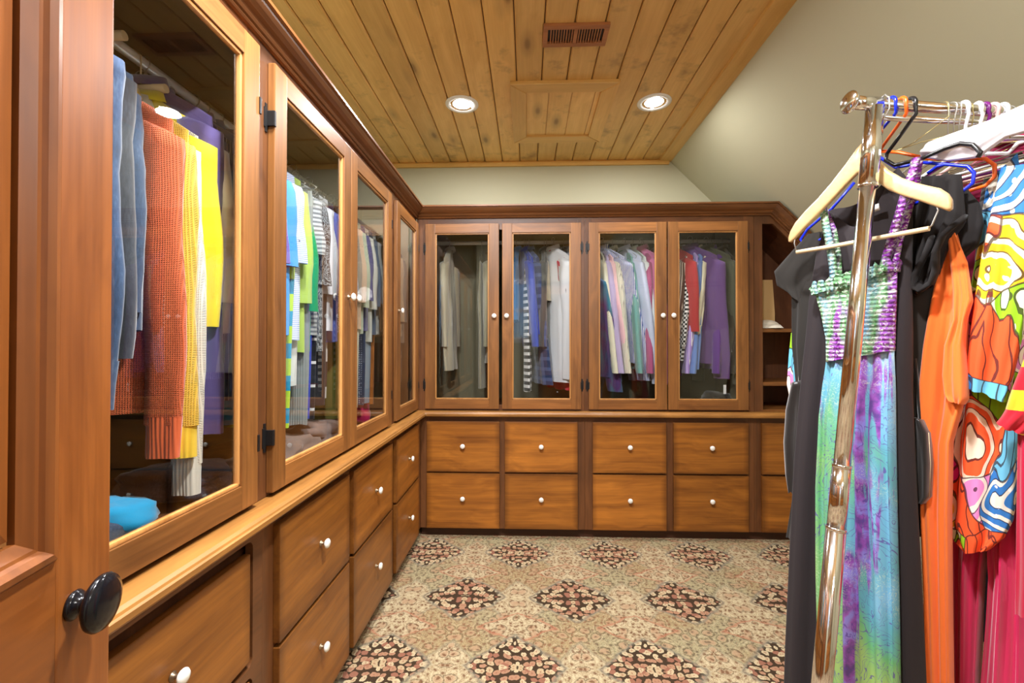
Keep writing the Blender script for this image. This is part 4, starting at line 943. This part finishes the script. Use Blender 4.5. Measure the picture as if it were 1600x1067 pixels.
def rack_part(name, s, rows, mat, parent, folds=4, amp=.012, thick=.02, seg=56, scoop=0, back_scoop=0, seed=1.0, sub=5, grow=True, cap=False, hem=.006, tilt=0, gath=0, topwave=0):
    """rows: (xl, yl, xr, yr) pixels of the two side edges, taken to the hanger's own upright plane"""
    R = []
    for a in rows:
        L_, R_ = onplane(a[0], a[1], s), onplane(a[2], a[3], s); R.append((L_, R_, a[4] if len(a) > 4 else None))
    G = []
    for i in range(len(R) - 1):
        for j in range(sub):
            q = j / sub; q2 = q
            G.append(([R[i][0][c] * (1 - q) + R[i + 1][0][c] * q for c in (0, 1)], [R[i][1][c] * (1 - q) + R[i + 1][1][c] * q for c in (0, 1)]))
    G.append((R[-1][0], R[-1][1])); rings = []; N = len(G)
    for i, (l, r) in enumerate(G):
        w_ = i / (N - 1); g = (.15 + .85 * min(1, w_ * 2.2)) if grow else 1; ring = []
        for k_ in range(seg):
            an = 2 * PI * k_ / seg; a = (1 - math.cos(an)) / 2; sn = math.sin(an)
            th = thick * g * abs(sn) ** .6 * (-1 if sn > 0 else 1)
            fo = amp * g * (math.sin(folds * 2 * PI * a + seed + 1.5 * nz(seed, w_ * 2, 0)) + .5 * math.sin(folds * 4.7 * PI * a + seed * 3 + w_) + .9 * nz(a * 4, w_ * 3, seed))
            if gath: fo += gath * math.sin(a * 90 + 3 * nz(a * 5, w_ * 4, seed)) * (1 - w_) 
            t_ = l[0] * (1 - a) + r[0] * a; z_ = l[1] * (1 - a) + r[1] * a
            dz = (scoop if sn > 0 else back_scoop) * math.sin(PI * a) ** 1.5 * max(0, 1 - w_ * 4)
            if i == 0 and topwave: dz += topwave * (nz(a * 22, seed, 5) + .6 * math.sin(a * 60))
            if i == N - 1: dz += hem * nz(a * 5, seed, 1)
            ring.append(frame_world(s, t_, th + fo + tilt * w_, z_ - dz))
        rings.append(ring)
    return MB().loops(rings, True, cap, False).build(name, mat, parent)
def rthing(name, label, cat, s, z=1.8): 
    c = P0 + NRM * s; return thing(name, label, cat, (c.x, c.y, z))
def part_local_fix(): pass

# sundress on the wooden hanger
s0 = .035
t = rthing('sundress', 'long tie-dye sundress in blue, green and purple with a shirred bodice', 'dress', s0)
rack_part('bodice', s0, [(1273, 452, 1402, 412), (1282, 490, 1400, 462), (1290, 530, 1398, 505), (1291, 566, 1397, 548)], M['shirring'], t, 5, .004, .022, seed=2, gath=.002, scoop=-.02)
rack_part('skirt', s0, [(1291, 562, 1397, 545), (1286, 600, 1399, 590), (1281, 650, 1400, 640), (1278, 760, 1402, 760), (1280, 900, 1405, 900), (1284, 1067, 1408, 1067), (1286, 1190, 1411, 1190)], M['tiedye'], t, 5, .011, .022, seed=5, gath=.003)
rack_part('ruffle', s0, [(1268, 448, 1406, 406), (1272, 462, 1403, 424)], M['shirring'], t, 9, .007, .028, seed=3, sub=5, grow=False, seg=160, topwave=.010, hem=.012)
def strap(pts, w_, s, parent, name='strap', mat=None):
    m = MB(); P = []
    for x_, y_, ds in pts: a = onplane(x_, y_, s + ds); P.append(frame_world(s + ds, a[0], 0, a[1]))
    vs = []; fs = []; n_ = len(P)
    for i, p in enumerate(P):
        d = (P[min(i + 1, n_ - 1)] - P[max(i - 1, 0)]).normalized(); side = d.cross(NRM).normalized()
        for q, off in ((-1, 0), (0, .003), (1, 0), (0, -.002)): vs.append(p + side * w_ * q - NRM * off)
    for i in range(n_ - 1):
        for k_ in range(4): fs.append((i * 4 + k_, i * 4 + (k_ + 1) % 4, i * 4 + 4 + (k_ + 1) % 4, i * 4 + 4 + k_))
    return m.add(vs, fs, True).build(name, mat or M['shirring'], parent)
strap([(1286, 325, .0), (1290, 352, -.012), (1297, 385, -.014), (1302, 420, -.01), (1303, 452, -.004)], .011, s0, t)
strap([(1289, 328, .03), (1303, 360, .012), (1310, 400, .008), (1312, 450, .004)], .008, s0, t)
strap([(1432, 246, .0), (1425, 272, -.012), (1412, 310, -.02), (1400, 350, -.012), (1388, 390, -.008), (1378, 425, -.004)], .0105, s0, t)
strap([(1436, 250, .02), (1430, 290, .015), (1416, 340, .012), (1404, 380, .008), (1397, 416, .0)], .009, s0, t)
# wooden hanger
hg = rthing('wooden_hanger', 'pale wooden suit hanger with trouser bar in front on the rack', 'hanger', .012)
sH = .012
def arm(pts, parent):
    m = MB(); rings = []
    for (x_, y_, hh, tt) in pts:
        hh *= 1.35; a = onplane(x_, y_, sH); ring = []
        for q in range(16):
            an = 2 * PI * q / 16; c_, s_ = math.cos(an), math.sin(an)
            ring.append(frame_world(sH, a[0], tt * math.copysign(abs(s_) ** .6, s_), a[1] + hh * math.copysign(abs(c_) ** .6, c_)))
        rings.append(ring)
    return m.loops(rings, True, True, True).build('arm', M['maple'], parent)
arm([(1352, 243, .031, .008), (1362, 250, .032, .010), (1372, 266, .024, .010), (1388, 281, .020, .010), (1410, 292, .017, .010), (1432, 299, .016, .011), (1452, 305, .017, .012), (1470, 310, .018, .012), (1482, 316, .016, .011), (1488, 319, .009, .006)], hg)
arm([(1352, 243, .031, .008), (1340, 252, .026, .009), (1322, 274, .022, .009), (1300, 300, .019, .009), (1280, 322, .018, .009), (1260, 342, .018, .010), (1244, 360, .018, .009), (1236, 370, .013, .006), (1233, 374, .006, .004)], hg)
def px3(x_, y_, s): a = onplane(x_, y_, s); return frame_world(s, a[0], 0, a[1])
MB().tube([px3(1245, 394, sH), px3(1300, 385, sH), px3(1360, 374, sH), px3(1452, 357, sH)], .0062, 12).build('trouser_bar', M['dowel'], hg)
m = MB(); m.tube([px3(1463, 320, sH), px3(1466, 328, sH), px3(1456, 352, sH), px3(1450, 357, sH)], .0018, 8); m.tube([px3(1246, 345, sH), px3(1241, 380, sH), px3(1245, 396, sH)], .0018, 8)
hk = Vector((top.x, top.y, RZ)) + RD * .022
m.tube([px3(1357, 236, sH), px3(1357, 222, sH) , hk + Vector((.0, -.021, -.022)), hk + Vector((0, -.021, .006)), hk + Vector((0, -.008, .0215)), hk + Vector((0, .012, .019)), hk + Vector((0, .021, .002))], .002, 8)
m.build('hook', M['steel'], hg)

def dark_cloth(n_, c):
    m_ = cloth(n_, lin(*c), sheen=.05); return m_
BK = dark_cloth('charcoal_jersey', (50, 44, 46)); BK2 = dark_cloth('black_jersey', (34, 31, 31)); BK3 = dark_cloth('soft_black_jersey', (44, 41, 38))
s1_ = .085
t = rthing('maxi_dress', 'long charcoal sleeveless maxi dress behind the sundress', 'dress', s1_)
rack_part('body', s1_, [(1292, 330, 1404, 262), (1290, 350, 1424, 285), (1276, 400, 1428, 350), (1266, 470, 1427, 440), (1262, 530, 1428, 520), (1254, 620, 1427, 615), (1246, 720, 1431, 715), (1238, 860, 1438, 860), (1231, 1000, 1444, 1000), (1228, 1090, 1448, 1090), (1226, 1180, 1451, 1180)], BK, t, 2.2, .014, .026, seed=4, scoop=.10, back_scoop=.03)
strap([(1352, 332, -.03), (1362, 327, -.03), (1374, 323, -.03)], .010, s1_, t, 'size_tag', M['whiterim'])
s2_ = .13
t = rthing('dress', 'black short-sleeved jersey dress on the blue plastic hanger', 'dress', s2_)
rack_part('body', s2_, [(1262, 372, 1480, 268), (1240, 420, 1500, 300), (1236, 470, 1470, 420), (1236, 540, 1462, 470), (1242, 600, 1448, 560), (1246, 680, 1446, 640), (1240, 760, 1446, 760), (1226, 840, 1450, 840)], BK3, t, 3.2, .012, .026, seed=8, scoop=.12)
rack_part('sleeve', s2_ - .005, [(1262, 366, 1282, 362), (1238, 392, 1280, 400), (1210, 424, 1276, 440), (1216, 446, 1262, 458), (1236, 456, 1258, 478)], BK3, t, 1.2, .005, .02, seed=9, seg=28)
s3_ = .115
t = rthing('top', 'black twisted drape top between maxi dress and orange dress', 'top', s3_)
rack_part('body', s3_, [(1440, 276, 1502, 272), (1440, 300, 1504, 300), (1436, 330, 1506, 345), (1428, 380, 1500, 352), (1422, 420, 1482, 375), (1424, 450, 1466, 420), (1432, 462, 1456, 446)], BK2, t, 2.4, .010, .02, seed=12, seg=40)
# draped armhole loop
m = MB(); pts = [px3(x_, y_, s3_ - .03) for x_, y_ in ((1506, 340), (1490, 352), (1474, 366), (1462, 392), (1462, 420), (1456, 440), (1440, 452), (1426, 444), (1432, 424), (1446, 398), (1456, 372))]
rings = []
for i, p in enumerate(pts):
    rings.append([p + Vector((0, 0, .010 * math.cos(2 * PI * q / 10))) + DIR * .006 * math.sin(2 * PI * q / 10) + NRM * .012 * math.sin(2 * PI * q / 10 + 1) for q in range(10)])
m.loops(rings, True, True, True).build('armhole_band', BK2, t)
s4_ = .165
t = rthing('cap_sleeve_top', 'black cap-sleeve top with round shoulder beside the printed blouse', 'top', s4_)
rack_part('body', s4_, [(1420, 300, 1512, 296), (1424, 330, 1532, 318), (1430, 360, 1538, 350), (1440, 395, 1530, 384), (1450, 430, 1506, 402), (1452, 470, 1490, 440)], BK2, t, 1.6, .007, .024, seed=14, seg=40)
s5_ = .15
OR = CL((246, 122, 48), rough=.7)
t = rthing('dress', 'long bright orange draped jersey dress', 'dress', s5_)
rack_part('body', s5_, [(1482, 350, 1492, 350), (1474, 385, 1502, 382), (1462, 430, 1512, 420), (1452, 480, 1516, 470), (1442, 540, 1514, 530), (1435, 600, 1516, 592), (1436, 650, 1506, 640), (1438, 700, 1492, 690), (1440, 800, 1489, 800), (1446, 930, 1490, 930), (1449, 1067, 1492, 1067), (1450, 1180, 1494, 1180)], OR, t, 1.5, .010, .026, seed=15)
rack_part('sleeve', s5_ - .028, [(1480, 356, 1492, 362), (1484, 400, 1512, 410), (1490, 450, 1521, 470), (1492, 500, 1512, 500), (1478, 540, 1508, 540), (1474, 585, 1513, 600), (1478, 616, 1513, 624), (1486, 626, 1508, 632)], OR, t, 1.2, .006, .018, seed=17, seg=40)
s6_ = .21
t = rthing('blouse', 'multicoloured mosaic print blouse with wide sleeve and curved hem', 'blouse', s6_)
rack_part('body', s6_, [(1542, 286, 1590, 240), (1534, 330, 1600, 300), (1528, 380, 1606, 380), (1518, 440, 1606, 440), (1506, 520, 1604, 520), (1498, 600, 1604, 600), (1490, 700, 1594, 690), (1482, 790, 1588, 780), (1480, 815, 1584, 812), (1492, 845, 1570, 840), (1508, 862, 1548, 858)], M['mosaic'], t, 1.6, .010, .03, seed=20, seg=64)
rack_part('sleeve', s6_ - .055, [(1564, 262, 1606, 256), (1552, 320, 1610, 320), (1536, 400, 1612, 400), (1524, 480, 1606, 480), (1516, 540, 1592, 548), (1511, 602, 1574, 628)], mosaic('cloth_mosaic_print_sleeve', 8.0), t, 1.2, .008, .03, seed=22, seg=40)
rack_part('hem_panel', s6_ + .02, [(1476, 640, 1500, 640), (1474, 740, 1500, 740), (1472, 820, 1496, 822), (1482, 835, 1496, 840)], M['mosaic'], t, 1.3, .006, .012, seed=23, seg=24)
rack_part('far_side_panel', s6_, [(1236, 520, 1262, 515), (1232, 570, 1262, 565), (1230, 600, 1260, 600), (1238, 640, 1260, 640)], M['mosaic'], t, 1.3, .006, .012, seed=25, seg=24)
s7_ = .27
t = rthing('trousers', 'magenta satin trousers showing below the printed blouse', 'trousers', s7_)
rack_part('leg', s7_, [(1486, 700, 1560, 700), (1488, 800, 1552, 800), (1490, 900, 1540, 900), (1492, 1067, 1532, 1067), (1492, 1180, 1530, 1180)], M['magenta'], t, 2, .012, .03, seed=30)
rack_part('leg', s7_ - .02, [(1540, 700, 1612, 700), (1546, 800, 1614, 800), (1548, 900, 1620, 900), (1536, 1067, 1625, 1067), (1534, 1180, 1628, 1180)], M['magenta'], t, 2.3, .014, .03, seed=31)
s8_ = .145
t = rthing('tunic', 'crimson tunic with yellow banded sleeve at the right edge', 'top', s8_)
rack_part('body', s8_, [(1592, 600, 1640, 590), (1590, 700, 1644, 700), (1588, 850, 1650, 850), (1586, 960, 1650, 960)], CL((190, 20, 60)), t, 1.4, .006, .02, seed=33, seg=30)
rack_part('sleeve', s8_ - .02, [(1600, 560, 1640, 560), (1584, 600, 1640, 605), (1570, 640, 1636, 650), (1557, 660, 1600, 680)], CL((198, 30, 48), 'hstripe', (236, 190, 40), 10), t, 1.2, .005, .016, seed=34, seg=30)
s9_ = .36
t = rthing('jacket', 'dark grey garment hanging behind the printed blouse', 'jacket', s9_)
rack_part('body', s9_, [(1540, 262, 1596, 236), (1530, 330, 1650, 300), (1520, 500, 1660, 500), (1510, 700, 1660, 700), (1500, 1000, 1660, 1000)], CL((66, 62, 66)), t, 2, .010, .03, seed=36)
# white trousers folded over a hanger, sloping up to the right
s10 = .125
t = rthing('trousers', 'white trousers folded over a hanger, sloping across the top of the rack', 'trousers', s10, 1.8)
rack_part('body', s10, [(1452, 222, 1440, 246), (1500, 204, 1480, 252), (1550, 186, 1528, 246), (1600, 164, 1572, 216), (1650, 142, 1630, 200)], CL((232, 226, 232)), t, 1.0, .004, .016, seed=38, grow=False, cap=True)
# shoulder bags of black leather, one at each side of the dresses
for lab, s, rows, st in (('black leather bag hanging low at the left of the dresses', .105, [(1240, 598, 1262, 592), (1230, 640, 1260, 636), (1227, 690, 1258, 690), (1230, 740, 1256, 744), (1236, 768, 1250, 770)], ((1256, 480, 0), (1252, 540, 0), (1250, 600, 0))),
                         ('small black leather bag with pale stitching between charcoal and orange dresses', .12, [(1430, 652, 1444, 656), (1430, 672, 1454, 676), (1430, 720, 1457, 724), (1430, 770, 1455, 776), (1432, 784, 1448, 786)], ((1428, 560, 0), (1434, 610, 0), (1438, 655, 0)))):
    t = rthing('shoulder_bag', lab, 'bag', s, 1.0)
    rack_part('bag_body', s, rows, M['leather'], t, 1.0, .003, .022, seed=s * 100, grow=False, cap=True, seg=28)
    strap(list(st), .006, s, t, 'strap', M['leather'])
    m = MB(); pts = [px3(a, b, s - .026) for a, b in [(r[2] - 3, r[3]) for r in rows[1:-1]]]
    m.tube(pts, .0008, 5).build('stitching', M['dowel'], t)

# plastic and wire hangers on the rack
def rack_hanger(label, s, mat, r_, pts, hookpx=None, nm='clothes_hanger', q=None, grp='hangers on the rack'):
    t = rthing(nm, label, 'hanger', s, 1.8)
    MB().tube([px3(x_, y_, s + (d[0] if d else 0)) for x_, y_, *d in pts], r_, 10).build('arm', M[mat], t)
    q = q if q is not None else s * 1.07
    c = top + RD * (q + .015); m = MB(); hr = .0145 + r_ * .9
    ring = [c + Vector((0, -math.cos(math.radians(a)) * hr, math.sin(math.radians(a)) * hr)) for a in range(-20, 200, 20)]
    j = px3(pts[0][0], pts[0][1], s)
    ring = [c + Vector((0, -hr, -.03)), ] + ring
    ring = [j, Vector(((j.x + c.x) / 2, (j.y + c.y) / 2 - .01, (j.z + c.z - .03) / 2))] + ring
    m.tube(ring, r_ * .9, 8).build('hook', M[mat], t); return t
th = rack_hanger('bright blue plastic tubular hanger holding the black jersey dress', .125, 'plastic_blue', .0042,
    [(1358, 226), (1372, 244), (1400, 262, .02), (1442, 254), (1480, 257), (1512, 260), (1522, 270), (1520, 286), (1505, 298), (1484, 304), (1440, 314), (1300, 368), (1256, 383), (1251, 374), (1262, 358), (1300, 326), (1335, 285)], q=.028)
MB().tube([px3(*p_, .125) for p_ in ((1476, 257), (1464, 260), (1456, 266), (1449, 271))], .004, 10).build('notch', M['plastic_blue'], th)
rack_hanger('orange plastic tubular hanger above the printed blouse', .18, 'plastic_orange', .0046,
    [(1374, 236), (1405, 238), (1450, 248), (1500, 250), (1540, 248), (1554, 258), (1554, 276), (1540, 290), (1515, 298)], q=.058)
rack_hanger('black plastic suit hanger with curved arm above the dresses', .10, 'plastic_black', .0052,
    [(1386, 240), (1384, 250), (1398, 258), (1440, 248), (1475, 232), (1500, 224), (1520, 226), (1532, 238), (1528, 246)], q=.085)
rack_hanger('gold wire hanger with twisted neck above white trousers', .12, 'goldwire', .0012,
    [(1426, 224), (1400, 235), (1440, 222), (1500, 208), (1565, 200), (1578, 206), (1578, 216)], q=.185)
rack_hanger('white plastic hanger at the right edge behind white trousers', .30, 'plastic_white', .0052,
    [(1540, 240), (1575, 240), (1590, 224), (1612, 216)], q=.36)
hooks = [('steel', .205), ('steel', .222), ('steel', .238), ('plastic_white', .258), ('goldwire', .276), ('plastic_white', .300), ('plastic_purple', .322), ('plastic_pink', .345), ('goldwire', .375), ('steel', .40), ('goldwire', .425), ('goldwire', .447), ('plastic_white', .468), ('plastic_black', .495), ('steel', .515), ('plastic_black', .54), ('plastic_teal', .575), ('goldwire', .61), ('plastic_white', .65), ('plastic_black', .69)]
cn = dict(steel='chrome wire', goldwire='gold wire', plastic_white='white plastic', plastic_purple='purple plastic', plastic_pink='pale pink plastic', plastic_black='black plastic', plastic_teal='teal plastic')
seen = {}
ordw = ['first', 'second', 'third', 'fourth', 'fifth', 'sixth']
for i, (mt, q) in enumerate(hooks):
    pl = mt.startswith('plastic'); r_ = .0042 if pl else .0013; c = top + RD * q; hr = .0145 + r_
    k_ = seen.get(mt, 0); seen[mt] = k_ + 1
    t = thing('clothes_hanger', '%s hanger crowded on the rail, %s of its colour from the rack end' % (cn[mt], ordw[k_]), 'hanger', (c.x, c.y, RZ - .1), 0, 'hangers on the rack')
    tw = random.uniform(-.25, .25); m = MB()
    ring = [c + Vector((math.sin(tw) * math.cos(math.radians(a)) * -hr, -math.cos(math.radians(a)) * hr, math.sin(math.radians(a)) * hr)) for a in range(-30, 210, 20)][::-1]
    ring = ring + [c + Vector((.0, -hr * .9, -.02)), c + Vector((.004, -.004, -.045)), c + Vector((.006, 0, -.085))]
    m.tube(ring, r_, 8).build('hook', M[mt], t)
    e0 = c + Vector((.006, 0, -.085)); dd = Vector((.35, -.937, 0)) if i % 2 else Vector((.45, -.893, 0))
    MB().tube([e0 + dd * .19 + Vector((0, 0, -.075)), e0 + dd * .05 + Vector((0, 0, -.012)), e0, e0 - dd * .05 + Vector((0, 0, -.012)), e0 - dd * .19 + Vector((0, 0, -.075)), e0 - dd * .17 + Vector((0, 0, -.085)), e0 + dd * .17 + Vector((0, 0, -.085)), e0 + dd * .19 + Vector((0, 0, -.075))], r_, 8).build('arm', M[mt], t)
# more clothes further along the rail, mostly outside the frame
for i, (q, c, nm_, lab) in enumerate(((.44, (150, 30, 70), 'dress', 'dark red dress further along the rack'), (.52, (60, 90, 130), 'dress', 'denim blue dress further along the rack'), (.62, (70, 66, 70), 'dress', 'grey dress near the far end of the rack'))):
    p = top + RD * q; hang(nm_, 'dress', lab, (p.x, p.y, RZ), math.atan2(-.93, .36), CL(c), L=1.15, sleeve='short', hmat=None)
